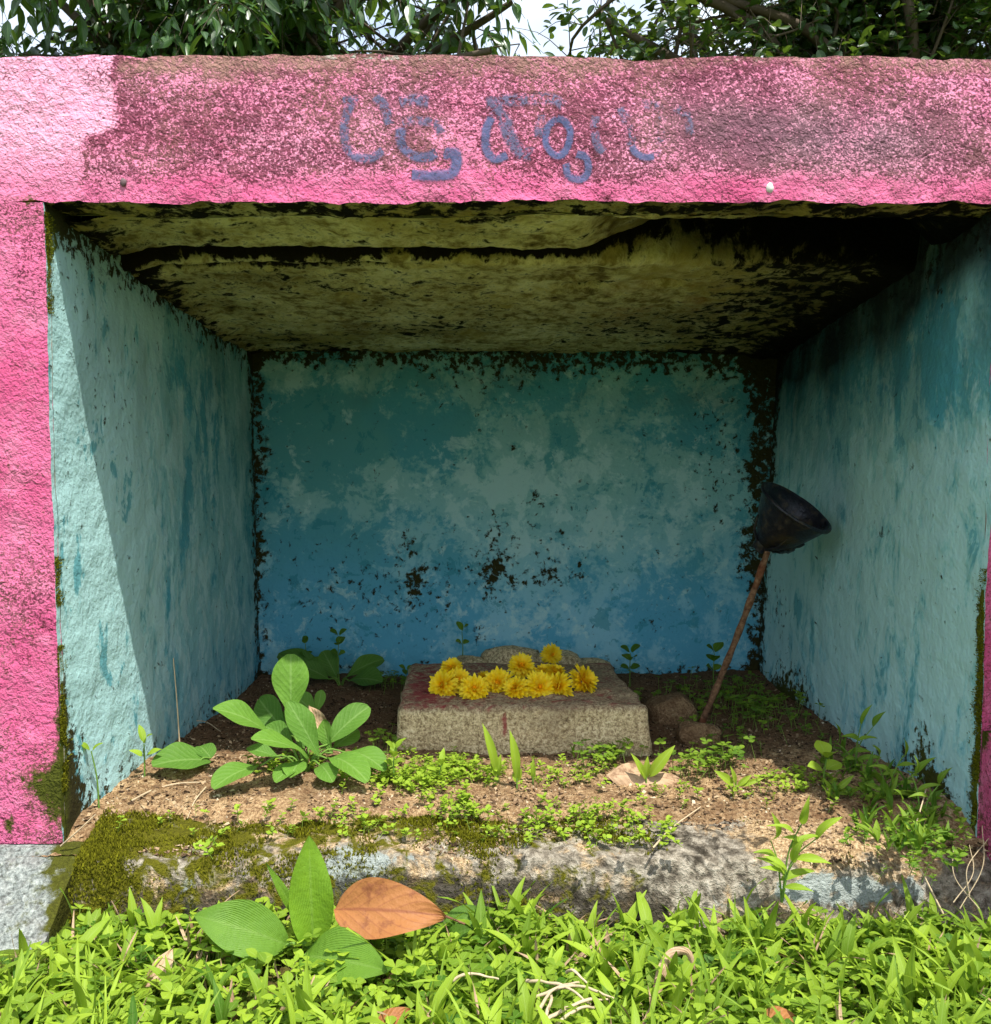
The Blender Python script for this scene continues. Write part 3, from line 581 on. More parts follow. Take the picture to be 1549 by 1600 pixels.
def stem_obj(root, pts, r0, r1, mat=STEM, name='stem', n=10, sides=6):
    p = smooth_path(pts, n); V, F = tube(p, np.linspace(r0, r1, n), sides); return part(mk(name, V, F, mat), root)
def onfloor(px, py):
    P = atZ(px, py, 0.1)
    for _ in range(4): P = atZ(px, py, floor_z(P[0], P[1]))
    return P
def onground(px, py):
    P = atZ(px, py, 0.0)
    for _ in range(3): P = atZ(px, py, float(zground(P[:1], P[1:2])[0]))
    return P

# --- the granite block
sx0, sx1 = P_(620, 1105, 1.67)[0], P_(1016, 1105, 1.67)[0]; SZ = P_(700, 1103, 1.67)[2]
def stone_shape():
    c = np.array(box8(sx0, sx1, 1.67, 2.125, 0.03, SZ)); lo, hi = c[0, 0, 0], c[1, 1, 1]; res = 0.007; Vs, Fs, n = [], [], 0
    for fi in range(6):
        ax, h = fi // 2, fi % 2; q = np.take(c, h, axis=ax); nu = int(np.linalg.norm(q[1, 0] - q[0, 0]) / res) + 1; nv = int(np.linalg.norm(q[0, 1] - q[0, 0]) / res) + 1
        u = np.linspace(0, 1, nu)[:, None, None]; v = np.linspace(0, 1, nv)[None, :, None]
        P = (1 - u) * (1 - v) * q[0, 0] + u * (1 - v) * q[1, 0] + (1 - u) * v * q[0, 1] + u * v * q[1, 1]
        Vs.append(P.reshape(-1, 3)); Fs.append(grid_faces(nu, nv, (h == 0) if ax != 1 else (h == 1)) + n); n += nu * nv
    V, F = np.concatenate(Vs), np.concatenate(Fs); r = 0.012
    _, i, inv = np.unique(np.round(V, 5), axis=0, return_index=True, return_inverse=True); V = V[i]; F = inv.ravel()[F]
    Q = np.clip(V, lo + r, hi - r); D = V - Q; D /= np.linalg.norm(D, axis=1, keepdims=True) + 1e-9
    chip = r * (0.4 + 1.2 * fbm(V, 25, 141))[:, None]
    V0 = Q + D * np.minimum(chip, 0.016) ; V1 = V0 + vdisp(V0, [(9, 0.005, 143), (30, 0.0025, 147), (80, 0.0012, 149)])
    k = ss(1.70, 1.66, V0[:, 1]) * ss(SZ, 0.05, V0[:, 2]); V1[:, 0] += (V0[:, 0] - (sx0 + sx1) / 2) * 0.05 * k; V1[:, 1] -= 0.006 * k
    x, y = proj(V0); topm = ss(SZ - 0.014, SZ - 0.004, V0[:, 2])
    red = topm * (0.34 + 0.22 * gb(x, y, 690, 1065, 60, 30) + 0.30 * gb(x, y, 790, 1030, 60, 12) + 0.28 * gb(x, y, 670, 1085, 30, 16)) + (1 - topm) * (0.85 * gb(x, y, 789, 1130, 5, 28) + 0.25 * gb(x, y, 780, 1112, 12, 12))
    return V1, F, dict(red=np.clip(red, 0, 1), top=topm, moss=0.08 + 0.5 * ss(0.12, 0.08, V0[:, 2]))
V, F, at = stone_shape(); st = mk('altar_stone', V, F, GRANITE, at)
tag(st, 'rectangular granite block with red powder stains lying on the niche floor', 'stone block')

# --- small flecks stuck to the lintel and droppings on the ledge
def fleck(px, py, r, col, name, label, cat, P0=None, sq=(1, .6, 1.25)):
    m = M(name); n_ = m.noise(300, 2); mt = m.done(m.mix(n_, col, tuple(v * .6 for v in col[:3]) + (1,)), .7, None, .3)
    c = atY(px, py, YF - .002) if P0 is None else P0; th = np.linspace(0, 2 * np.pi, 12, endpoint=False); ph = np.linspace(.05, np.pi - .05, 8)
    D = np.stack([np.outer(np.sin(ph), np.cos(th)), np.outer(np.sin(ph), np.sin(th)), np.outer(np.cos(ph), np.ones(12))], -1); V = c + D * r * np.array(sq) * (0.7 + .6 * fbm(D + px, 2.2, 5))[..., None]
    i = np.arange(96).reshape(8, 12); j = np.roll(i, -1, 1); tag(mk(name, V.reshape(-1, 3), np.stack([i[:-1], i[1:], j[1:], j[:-1]], -1).reshape(-1, 4), mt), label, cat)
fleck(1203, 294, .0055, S(236, 234, 226), 'speck', 'small white cocoon stuck to the lower edge of the lintel', 'speck')
fleck(193, 285, .0045, S(120, 96, 100), 'speck', 'small grey cocoon on the pink lintel below the bleached patch', 'speck')
# --- stray stones
def rock(name, c, r, seed, mat, label, cat='stone', group=None, squash=0.35):
    n1, n2 = 26, 18; th = np.linspace(0, 2 * np.pi, n1, endpoint=False); ph = np.linspace(0.02, np.pi - 0.02, n2)
    D = np.stack([np.outer(np.sin(ph), np.cos(th)), np.outer(np.sin(ph), np.sin(th)), np.outer(np.cos(ph), np.ones(n1))], -1)
    Q = np.sign(D) * np.abs(D) ** 0.8
    k = 0.75 + 0.6 * fbm(D + seed, 1.6, seed, 3); V = np.asarray(c) + Q * k[..., None] * np.asarray(r)
    i = np.arange(n1 * n2).reshape(n2, n1); j = np.roll(i, -1, 1); Fq = np.stack([i[:-1], i[1:], j[1:], j[:-1]], -1).reshape(-1, 4)
    V = V.reshape(-1, 3); V = V + vdisp(V, [(60, 0.003, seed + 3)])
    z = np.zeros(len(V)); o = mk(name, V, Fq, mat, dict(red=z, top=z, moss=z + 0.25, damp=z + 0.3))
    return tag(o, label, cat, group)
p = onfloor(1098, 1165); rock('stone', p + np.array([0.0, 0.03, 0.012]), (0.038, 0.034, 0.022), 3, SOIL, 'rough soil-brown stone at the foot of the leaning torch rod')
p = onfloor(1055, 1130); rock('clod', p + np.array([0, 0.03, 0.012]), (0.05, 0.05, 0.035), 5, SOIL, 'crumbly brown clod between the granite block and the torch', 'clod')
for k, (px, py, rr) in enumerate(((735, 1032, 0.05), (800, 1026, 0.07), (870, 1030, 0.06), (925, 1036, 0.045))):
    c = atY(px, py, 2.26); rock('rubble_stone', c + np.array([0, 0, -0.02]), (rr, 0.045, rr * 0.62), 11 + k, GRANITE, 'greyish rubble lump heaped against the blue back wall behind the block', 'rubble', 'rubble heaped against the back wall')

# --- yellow chrysanthemums
def petal_mat():
    m = M('yellow_petal'); v = m.attr('lv'); t = m.attr('tint')
    col = m.mix(v, S(252, 196, 6), m.mix(t, S(255, 226, 8), S(255, 240, 70))); return m.done(col, 0.55, None, 0.25, transl=0.3, tcol=S(255, 224, 30))
def disc_mat(): m = M('flower_disc'); n = m.noise(600, 2); return m.done(m.mix(n, S(206, 120, 6), S(250, 180, 14)), 0.8, m.bump(n, 1, 0.002), 0.1)
PETAL, DISC = petal_mat(), disc_mat()
def flower_meshes(seed):
    r_ = random.Random(seed); acc = Acc()
    for ring, (cnt, L, el, h) in enumerate(((24, .0245, -20, 0.0), (24, .0245, 2, .002), (23, .0235, 20, .0035), (20, .0210, 38, .005), (14, .0165, 56, .006), (9, .012, 74, .006))):
        for k in range(cnt):
            a = 2 * math.pi * (k + r_.uniform(-.3, .3)) / cnt + ring * .4; e = R(el + r_.uniform(-11, 11)); l = L * r_.uniform(.85, 1.1)
            d = np.array([math.cos(a) * math.cos(e), math.sin(a) * math.cos(e), math.sin(e)]); n = np.array([-math.cos(a) * math.sin(e), -math.sin(a) * math.sin(e), math.cos(e)])
            A = np.array([math.cos(a) * .003, math.sin(a) * .003, h])
            V, Fq, at = leaf(A, A + d * l, .0062, n, 'obov', r_.uniform(-.02, .12), .35, .02, nv=6, nu=3, seed=k, tint=r_.random())
            acc.add(V, Fq, **at)
    pe = acc.build('petals', PETAL); me_p = pe.data; bpy.data.objects.remove(pe)
    th = np.linspace(0, 2 * np.pi, 14, endpoint=False); ph = np.linspace(0.01, 1.5, 6)
    V = np.stack([np.outer(np.sin(ph), np.cos(th)) * .0065, np.outer(np.sin(ph), np.sin(th)) * .0065, np.outer(np.cos(ph), np.ones(14)) * .006 + .005], -1).reshape(-1, 3)
    i = np.arange(84).reshape(6, 14); j = np.roll(i, -1, 1); di = mk('disc', V, np.stack([i[:-1], i[1:], j[1:], j[:-1]], -1).reshape(-1, 4), DISC); me_d = di.data; bpy.data.objects.remove(di)
    return me_p, me_d
FL = [flower_meshes(k) for k in range(4)]
r_sc = lambda k: 1.12 + 0.10 * math.sin(k * 2.7)
def flower(px, py, h, scale, nrm, k, label, group=None, Y=None):
    c = atZ(px, py, SZ + h) if Y is None else atY(px, py, Y)
    root = thing('chrysanthemum', label, 'flower', c, group); root.rotation_mode = 'QUATERNION'
    root.rotation_quaternion = Vector(nrm).normalized().to_track_quat('Z', 'Y') @ Quaternion((0, 0, 1), k * 1.3); root.scale = (scale * r_sc(k),) * 3
    for nm, me in zip(('petals', 'disc'), FL[k % 4]):
        o = bpy.data.objects.new(nm, me); COL.objects.link(o); o.parent = root
fz = lambda a, b: (600 + a / 3.44, 980 + b / 3.44)
fl_lab = 'fresh yellow chrysanthemum blossom in the row laid across the granite block'
for k, (a, b, h, sc, nr) in enumerate(((365, 230, .034, .85, (-.1, -.6, .8)), (322, 318, .018, 1.0, (-.5, -.8, .5)), (400, 285, .026, .9, (.2, -.9, .5)), (485, 338, .015, .92, (.1, -.75, .55)), (545, 280, .02, .7, (.1, .4, .8)), (612, 306, .018, 1.02, (-.15, -.9, .5)),
        (740, 215, .036, 1.02, (.05, -.75, .7)), (712, 335, .016, .85, (-.5, -.6, .5)), (836, 325, .018, 1.05, (.1, -.95, .35)), (860, 250, .024, .8, (0, -.4, .9)), (945, 325, .018, .95, (-.7, -.6, .4)), (920, 250, .026, .85, (.3, -.3, .9)), (1062, 295, .020, 1.05, (.75, -.6, .5)))):
    flower(*fz(a, b), h * .85, sc, nr, k, {6: 'yellow chrysanthemum blossom perched highest on top of the row on the granite block', 12: 'yellow chrysanthemum blossom ending the row on the side of the torch', 1: 'yellow chrysanthemum blossom ending the row on the side of the rosette plant'}.get(k, fl_lab), 'yellow chrysanthemums laid on the granite block')
flower(*fz(900, 150), 0.02, .80, (.3, -.9, .3), 3, 'single darker yellow chrysanthemum apart from the row, at the rear edge of the block', Y=2.13)

# --- iron torch leaning in the corner
def iron_mat():
    m = M('sooty_iron'); n = m.noise(60, 5, 0.65); n2 = m.noise(14, 4)
    col = m.mix(m.step(n, 0.5, 0.66), S(34, 34, 42), S(74, 64, 54)); col = m.mix(m.step(n2, 0.56, 0.66, 0, 0.7), col, S(74, 62, 40))
    return m.done(col, m.step(n, 0.3, 0.7, 0.28, 0.6), m.bump(n, 0.7, 0.004), 0.5, 0.35)
def rust_mat():
    m = M('rusty_rod'); n = m.noise(120, 5, 0.65); n2 = m.noise(20, 3)
    col = m.ramp(n, [(0.3, S(66, 46, 34)), (0.5, S(120, 88, 64)), (0.7, S(152, 120, 92))]); col = m.mix(m.step(n2, 0.5, 0.65, 0, 0.5), col, S(112, 52, 28))
    return m.done(col, 0.85, m.bump(n, 0.9, 0.004), 0.2, 0.1)
IRON, RUST = iron_mat(), rust_mat()
tb = onfloor(1094, 1136); tb[1] -= 0.0; YT = 1.80
torch = thing('torch', 'black sooty iron bowl torch on a rusty rod leaning in the niche corner', 'torch', tb)
Cr = atY(1244, 793, YT); axv = np.array([0.46, -0.44, 0.80]); axv /= np.linalg.norm(axv)
e1 = np.cross(axv, [0, 1, 0.2]); e1 /= np.linalg.norm(e1); e2 = np.cross(axv, e1)
def lathe(name, prf, mat, seg=40, amp=0.0, seed=0):
    th = np.linspace(0, 2 * np.pi, seg, endpoint=False); pr = np.array(prf)
    V = Cr + axv * pr[:, 1][:, None, None] + pr[:, 0][:, None, None] * (np.cos(th)[None, :, None] * e1 + np.sin(th)[None, :, None] * e2)
    i = np.arange(len(pr) * seg).reshape(len(pr), seg); j = np.roll(i, -1, 1); Fq = np.stack([i[:-1], j[:-1], j[1:], i[1:]], -1).reshape(-1, 4); V = V.reshape(-1, 3)
    if amp: V = V + vdisp(V, [(45, amp, seed), (110, amp * 0.5, seed + 9)])
    return mk(name, V, Fq, mat)
bowl = part(lathe('bowl', [(.002, -.098), (.018, -.096), (.030, -.085), (.043, -.065), (.056, -.042), (.066, -.020), (.0735, -.002), (.0745, .0), (.071, .0005), (.062, -.020), (.050, -.045), (.036, -.068), (.022, -.082), (.002, -.086)], IRON, amp=0.0012, seed=201), torch)
part(lathe('rim', [(.0742, -.004), (.0775, -.003), (.0785, .0), (.0775, .003), (.0735, .0035), (.0705, .0)], IRON, amp=0.0006, seed=205), bowl)
V, F = tube(smooth_path([Cr + axv * -.050 + e2 * 0.0 + e1 * (-.052), Cr + axv * -.062 + e1 * (-.036), Cr + axv * -.088, Cr + axv * -.112 + e1 * .010], 26), np.concatenate([np.linspace(.012, .026, 10), np.linspace(.027, .013, 16)]), 12)
part(mk('soot_crust', V + vdisp(V, [(50, .009, 211), (120, .004, 213)]), F, IRON), bowl)
rt = atY(1199, 862, YT + 0.005)
n = 40; q = np.linspace(0, 1, n)[:, None]; pts = tb * (1 - q) + rt * q; pts = pts + np.array([0.006, 0.004, 0]) * np.sin(q * 3.0); pts[0, 2] -= 0.02
V, F = tube(pts, 0.0066 + 0.0008 * np.sin(q[:, 0] * 37), 10); part(mk('rod', V + vdisp(V, [(70, .0008, 221)]), F, RUST), torch)
for a0 in (0.2, 1.6):
    V, F = tube([Cr + axv * -.112 + e1 * .004, Cr + axv * -.075 + (e1 * math.cos(a0) + e2 * math.sin(a0)) * .045, Cr + axv * -.045 + (e1 * math.cos(a0) + e2 * math.sin(a0)) * .058], [.003, .0025, .002], 6); part(mk('strap', V, F, IRON), bowl)

# --- big rosette plant in the niche and its neighbours
UPC = np.array([0, -0.75, 0.65])
def leafy(name, label, base, specs, mat, cat='plant', group=None, stem_r=0.0022, shape='obov', serr=0.02):
    root = thing(name, label, cat, base, group)
    for i, sp in enumerate(specs):
        bx, by, Yb, tx, ty, Yt, wpx, nr, tint = sp[:9]; bend = sp[9] if len(sp) > 9 else 0.07; shp = sp[10] if len(sp) > 10 else shape
        A, B = atY(bx, by, Yb), atY(tx, ty, Yt)
        lo = leaf_obj(root, mat, A, B, px_m(wpx * (1.12 if mat is LM_ROS else 1), (Yb + Yt) / 2), nr, shape=shp, bend=bend, fold=0.26, wave=0.022, serr=serr, seed=i * 3 + 1, tint=tint, nv=18, nu=9)
        mid = (np.asarray(base) + A) / 2 + np.array([0, 0, 0.25 * np.linalg.norm(A - base)])
        stem_obj(lo, [np.asarray(base) - [0, 0, .01], mid, A + (B - A) * 0.03], stem_r, stem_r * 0.7, name='leaf_stalk')
    return root
b0 = onfloor(478, 1205); Y0 = b0[1]
leafy('rosette_plant', 'leafy rosette weed with upright spoon-shaped leaves left of the granite block', b0, [
    (455, 1120, Y0 + .03, 455, 1022, Y0 + .05, 52, (0.1, -1, .25), .9, .05), (425, 1152, Y0, 333, 1108, Y0 - .05, 46, (-.15, -.5, .85), .75, .10), (482, 1186, Y0 - .03, 393, 1156, Y0 - .10, 40, (0, -.45, .9), .9, .10),
    (452, 1150, Y0 + .06, 405, 1092, Y0 + .12, 42, (-.3, -.8, .5), .1, .06), (460, 1155, Y0 + .05, 440, 1115, Y0 + .10, 36, (0, -.9, .4), .2, .06), (500, 1184, Y0 - .01, 450, 1096, Y0 + .0, 38, (.35, -.9, .35), .45, .05),
    (510, 1165, Y0 + .02, 577, 1104, Y0 + .05, 42, (-.2, -.8, .6), .35, .08), (512, 1185, Y0 - .02, 575, 1222, Y0 - .11, 44, (0, -.35, .9), .75, .12), (540, 1175, Y0 + .0, 602, 1205, Y0 - .05, 42, (.3, -.5, .8), .7, .12),
    (520, 1178, Y0 + .01, 505, 1125, Y0 + .05, 26, (-.5, -.8, .3), .5, .05), (408, 1196, Y0 - .05, 333, 1232, Y0 - .13, 44, (0, -.4, .9), .6, .08), (440, 1186, Y0 - .02, 385, 1170, Y0 - .02, 26, (0, -.4, .9), .4, .06),
    (470, 1190, Y0 - .03, 455, 1215, Y0 - .09, 34, (0, -.5, .8), .85, .08), (495, 1120, Y0 + .10, 460, 1085, Y0 + .13, 30, (.2, -.7, .6), .4, .06), (495, 1115, Y0 + .11, 503, 1078, Y0 + .13, 16, (.2, -.9, .3), .7, .05), (470, 1195, Y0 - .03, 430, 1222, Y0 - .10, 30, (0, -.5, .8), .6, .08), (500, 1195, Y0 - .03, 520, 1222, Y0 - .10, 34, (0, -.5, .8), .5, .08), (460, 1165, Y0 + .01, 415, 1135, Y0 + .03, 34, (-.2, -.6, .7), .3, .08), (520, 1170, Y0 + .03, 560, 1140, Y0 + .06, 30, (.2, -.7, .6), .25, .08), (475, 1170, Y0 + .03, 478, 1110, Y0 + .07, 34, (-.1, -.9, .3), .2, .05)], LM_ROS)
b1 = onfloor(300, 1205); Y1 = b1[1]
leafy('flat_leaf_plant', 'single crinkled round leaf lying flat on the soil by the left blue wall', b1, [(328, 1188, Y1 + .02, 238, 1196, Y1 - .03, 60, (-.05, -.45, .9), .35, .06, 'round'), (330, 1185, Y1 + .02, 312, 1166, Y1 + .05, 30, (.2, -.5, .8), .2, .06, 'round')], LM_ROS)
b2 = onfloor(533, 1072); Y2 = b2[1]
leafy('rosette_plant', 'dark shaded rosette weed against the back wall behind the bigger rosette', b2, [
    (527, 1060, Y2, 505, 1017, Y2 + .02, 30, (.2, -.9, .3), .2, .05), (520, 1058, Y2, 478, 1035, Y2 + .0, 30, (-.1, -.5, .8), .15, .1), (540, 1060, Y2 - .01, 600, 1030, Y2 + .02, 32, (.1, -.6, .8), .3, .10), (545, 1064, Y2 - .03, 598, 1066, Y2 - .06, 40, (.1, -.5, .8), .1, .1), (515, 1062, Y2 - .02, 470, 1040, Y2 - .03, 26, (-.2, -.7, .6), .2, .1),
    (520, 1056, Y2 + .02, 434, 1024, Y2 + .03, 34, (-.2, -.7, .6), .0, .1)], LM_ROS)

# --- seedlings with paired leaves
def seedling(px, py, h, pairs, lL, lW, label, shape='ell', lean=(0, 0), tint=0.5, seed=0, ground=False, group=None, mat=None, cat='weed', Y=None, up=0.5):
    r_ = random.Random(seed); base = (onground if ground else onfloor)(px, py) if Y is None else atY(px, py, Y)
    root = thing('seedling', label, cat, base, group); tipp = base + np.array([lean[0], lean[1], h]); mid = (base + tipp) / 2 + np.array([lean[0] * -.3 + r_.uniform(-.004, .004), 0, 0])
    path = smooth_path([base - [0, 0, .008], mid, tipp], 14); V, F = tube(path, np.linspace(.0016, .0009, 14), 6); part(mk('stem', V, F, STEM), root)
    for k in range(pairs):
        t = 0.35 + 0.65 * (k + 1) / pairs; c = path[int(t * 13)]; a = k * 1.57 + r_.uniform(-.4, .4) + 0.3
        for sgn in (0, math.pi):
            aa = a + sgn + r_.uniform(-.25, .25); u = up + 0.25 * (k == pairs - 1) + r_.uniform(-.2, .2); d = np.array([math.cos(aa), math.sin(aa) * .8 - .15, u]); d /= np.linalg.norm(d); l = lL * r_.uniform(.75, 1.1) * (0.8 + .2 * (k > 0))
            A = c + d * l * .12; leaf_obj(root, mat or LM_WEED, A, A + d * l, lW * r_.uniform(.85, 1.1), (-d[0] * u, -.45, .9), shape=shape, bend=.10, fold=.2, seed=seed + k, tint=min(1, max(0, tint + r_.uniform(-.15, .15))), nv=10, nu=5)
    return root
seedling(530, 1058, .10, 3, .028, .022, 'dark seedling standing up against the blue back wall behind the rosette weeds', 'round', tint=.15, seed=4, Y=2.22)
seedling(478, 1060, .085, 2, .022, .018, 'small seedling by the back wall beside the left corner', 'round', tint=.1, seed=5, Y=2.25)
seedling(722, 1040, .085, 2, .028, .022, 'seedling growing from the back wall base behind the left end of the block', 'ell', tint=.3, seed=6, Y=2.27)
seedling(985, 1075, .085, 3, .030, .024, 'dark seedling at the rear right corner of the granite block', 'round', tint=.2, seed=7)
seedling(1116, 1080, .09, 3, .034, .026, 'dark leafy seedling behind the torch rod at the back wall', 'ell', tint=.15, seed=8)
seedling(635, 1080, .05, 3, .020, .016, 'low seedling beside the rear left corner of the block', 'ell', tint=.2, seed=9)
seedling(226, 1215, .055, 2, .034, .013, 'bright narrow-leaved seedling against the left blue wall', 'lance', tint=.8, seed=10)
seedling(1287, 1235, .05, 2, .040, .026, 'pale broad-leaved seedling on the sunlit soil before the right blue wall', 'ell', (.004, 0), tint=.85, seed=11, up=.25)
seedling(155, 1262, .085, 1, .03, .010, 'thin grassy seedling at the mossy foot of the left pillar', 'lance', (-.01, 0), tint=.7, seed=12)
seedling(617, 1225, .055, 3, .026, .014, 'bright seedling at the front left corner of the block', 'lance', tint=.7, seed=13)
seedling(690, 1225, .03, 2, .030, .011, 'small two-leaved grass seedling before the left half of the block', 'lance', tint=.8, seed=14)
def shoot(px, py, blades, label, ground=False, group=None, name='grass_shoot', tint=.7, cat='grass', Y=None, mat=None):
    base = ((onground if ground else onfloor)(px, py)) if Y is None else atY(px, py, Y); root = thing(name, label, cat, base, group)
    for i, (dx, dy, wpx, *rest) in enumerate(blades):   # tip offset in photo pixels at the base's depth
        yo = rest[0] if rest else 0.0; b = rest[1] if len(rest) > 1 else .08
        k = base[1] / F_PX; tip = base + np.array([dx * k, yo, -dy * k]); s_ = base + (tip - base) * .12 + np.array([0, 0, .004])
        leaf_obj(root, mat or LM_WEED, s_, tip, wpx * k, (-.3 * np.sign(dx), -.85, .35), shape='lance', bend=b, fold=.4, wave=.01, seed=i, tint=tint, nv=12, nu=5, name='blade')
    stem_obj(root, [base - [0, 0, .008], base + [0, 0, .006], base + [0, 0, .016]], .0018, .001, n=5)
    return root
shoot(778, 1222, [(-25, -95, 15), (5, -45, 11), (-12, -30, 9)], 'tall bright grass shoot rising in front of the block centre', tint=.95)
shoot(808, 1228, [(-12, -90, 16), (3, -50, 12), (8, -28, 9), (-8, -20, 8)], 'bright grass shoot beside the red streak on the block', tint=.95)
shoot(833, 1225, [(0, -42, 8), (4, -20, 6)], 'tiny grass shoot in front of the block', tint=.8)
shoot(1010, 1225, [(45, -62, 18), (2, -45, 11), (-25, -50, 11), (-10, -30, 9)], 'bright grass shoot growing behind the curled dry leaf', tint=.9)
shoot(1150, 1235, [(-35, -32, 14), (-10, -40, 8), (25, -25, 9), (45, -20, 8)], 'yellowing grass shoot with arching blades on the bare soil', tint=.9)



shoot(1300, 1245, [(35, -35, 10), (45, -12, 10), (-15, -30, 8)], 'low grass shoot beside the pale broad-leaved seedling', tint=.6)
def stemmed(px, py, stems, label, lpx=40, wpx=10, tint=.7, Y=None, name='grass_weed', seed=0):
    r_ = random.Random(seed); base = onfloor(px, py) if Y is None else atY(px, py, Y); root = thing(name, label, 'weed', base); k = base[1] / F_PX
    for si, (dx, dy) in enumerate(stems):
        tip = base + np.array([dx * k, r_.uniform(-.02, .02), -dy * k]); mid = (base + tip) / 2 + np.array([-dx * k * .22, 0, -dy * k * .08]); path = smooth_path([base - [0, 0, .01], mid, tip], 16)
        V, F = tube(path, np.linspace(.0014, .0007, 16), 5); part(mk('stem', V, F, STEM), root); nl = 3 + (abs(dy) > 80)
        for q_ in range(nl):
            t = .3 + .7 * q_ / (nl - 1); c = path[int(t * 15)]; sg = 1 if (q_ + si) % 2 else -1
            if q_ == nl - 1: d = np.array([dx * .012 + r_.uniform(-.3, .3), -.3, .75])
            else: d = np.array([sg * r_.uniform(.7, 1.1), r_.uniform(-.6, .2), r_.uniform(-.05, .55)])
            d /= np.linalg.norm(d); l = lpx * k * r_.uniform(.7, 1.15)
            leaf_obj(root, LM_WEED, c, c + d * l, wpx * k * r_.uniform(.8, 1.15), (-d[0] * .4, -.55, .85), shape='lance', bend=r_.uniform(.10, .22), fold=.35, wave=.015, seed=q_ + si, tint=min(1, max(0, tint + r_.uniform(-.15, .15))), nv=11, nu=5, name='blade', twist=r_.uniform(-.5, .5))
    return root
# weed standing on the ledge front, right
wb = onfloor(1222, 1400)
stemmed(1222, 1398, [(28, -125), (-12, -80), (62, -92), (10, -60)], 'tall light-green weed rooted at the ledge front before the whitewashed patch', 52, 13, .85, Y=1.165, name='ledge_weed', seed=3)
stemmed(1335, 1208, [(5, -80), (34, -70), (-22, -45)], 'tall grass weed against the right blue wall', 38, 10, .4, seed=4)
stemmed(1385, 1262, [(-14, -75), (18, -88), (40, -55)], 'leafy grass weed at the foot of the right blue wall', 38, 10, .45, seed=5)
stemmed(1440, 1292, [(-10, -80), (22, -70), (-30, -40)], 'shaded grass weed beside the mossy right jamb', 36, 9, .35, seed=6)

# --- the broad-leaved plant in front of the ledge
Yb = 1.10; bb = onground(498, 1525); bb[1] = Yb; bb[2] = float(zground(bb[:1], bb[1:2])[0])
leafy('broad_leaf_plant', 'plant with three large broad leaves, one upright, in front of the mossy ledge', bb, [
    (490, 1492, Yb, 483, 1306, Yb + .01, 70, (.15, -1, .2), .95, .03, 'ell'), (452, 1478, Yb - .01, 303, 1430, Yb - .03, 84, (-.05, -.75, .65), .25, .09, 'ell'), (472, 1494, Yb - .02, 606, 1518, Yb - .09, 92, (.05, -.7, .7), .35, .07, 'ell'),  # upright leaf's yellowish tint paints in its backlight
    (520, 1490, Yb + .01, 560, 1450, Yb + .03, 40, (.2, -.8, .5), .1, .06, 'ell'), (470, 1440, Yb + .02, 416, 1348, Yb + .03, 17, (.3, -.9, .3), .7, .04, 'lance')], LM_BROAD, stem_r=.0035, serr=0.0)
leafy('broad_leaf_plant', 'low shadowed broad leaf behind the stalk of the large brown leaf', onground(700, 1470), [(690, 1462, 1.13, 752, 1418, 1.15, 44, (.1, -.8, .6), .05, .06, 'ell'), (700, 1465, 1.12, 735, 1450, 1.11, 26, (.1, -.8, .6), .15, .06, 'ell')], LM_BROAD, stem_r=.002, serr=0.0)  # shade on this leaf is put into its dark tint
# --- fallen leaves
def fallen(name, label, A, B, W, nr, mat, bend, fold, wave, tint, shape='ell', stalk=None, twist=0.0, serr=0):
    root = thing(name, label, 'leaf', (np.asarray(A) + B) / 2); leaf_obj(root, mat, A, B, W, nr, shape=shape, bend=bend, fold=fold, wave=wave, tint=tint, nv=26, nu=13, name='blade', seed=4, twist=twist, serr=serr)
    if stalk is not None: stem_obj(root, [np.asarray(B) + (np.asarray(A) - B) * .98 * 0 , stalk[0], stalk[1]], .0016, .0012, STRAW if mat is LM_STRAW else RUST, 'stalk')
    return root
A, B = atY(523, 1421, 1.085), atY(697, 1432, 1.065)
fallen('fallen_leaf', 'large orange-brown fallen leaf propped on the grass against the ledge', A, B, px_m(92, 1.075), (.05, -.8, .6), LM_DRY, .09, .25, .03, .45, 'ovate', (atY(710, 1437, 1.062), atY(727, 1444, 1.06)))
A, B = atY(945, 1212, 1.50), atY(1064, 1222, 1.50)
fallen('fallen_leaf', 'curled pale brown dry leaf resting on the soil in front of the block', A, B, px_m(46, 1.5), (.0, -.62, .8), LM_STRAW, .09, -.3, .06, .6, 'ell')
fallen('fallen_leaf', 'shrivelled greyish dry leaf standing in the grass by the plinth', atY(225, 1545, 1.02), atY(272, 1478, 1.05), px_m(30, 1.03), (.5, -.8, .2), LM_STRAW, .05, .5, .06, .85, 'lance', None, .8)
fallen('fallen_leaf', 'crumpled dry leaf caught among the rosette weed stems', atY(515, 1165, Y0 + .04), atY(483, 1102, Y0 + .07), px_m(26, Y0), (.3, -.9, .3), LM_STRAW, .05, .4, .06, .7, 'ell', None, .6)
fallen('fallen_leaf', 'small brown leaf tip poking from the grass below the broad-leaved plant', atY(585, 1606, .93), atY(642, 1578, .95), px_m(30, .94), (0, -.7, .7), LM_DRY, .05, .3, .04, .3, 'ell')
fallen('fallen_leaf', 'orange dry leaf half buried in the grass at the right', atY(1185, 1600, .93), atY(1245, 1592, .94), px_m(40, .93), (0, -.7, .7), LM_DRY, .14, .2, .04, .6, 'ell')
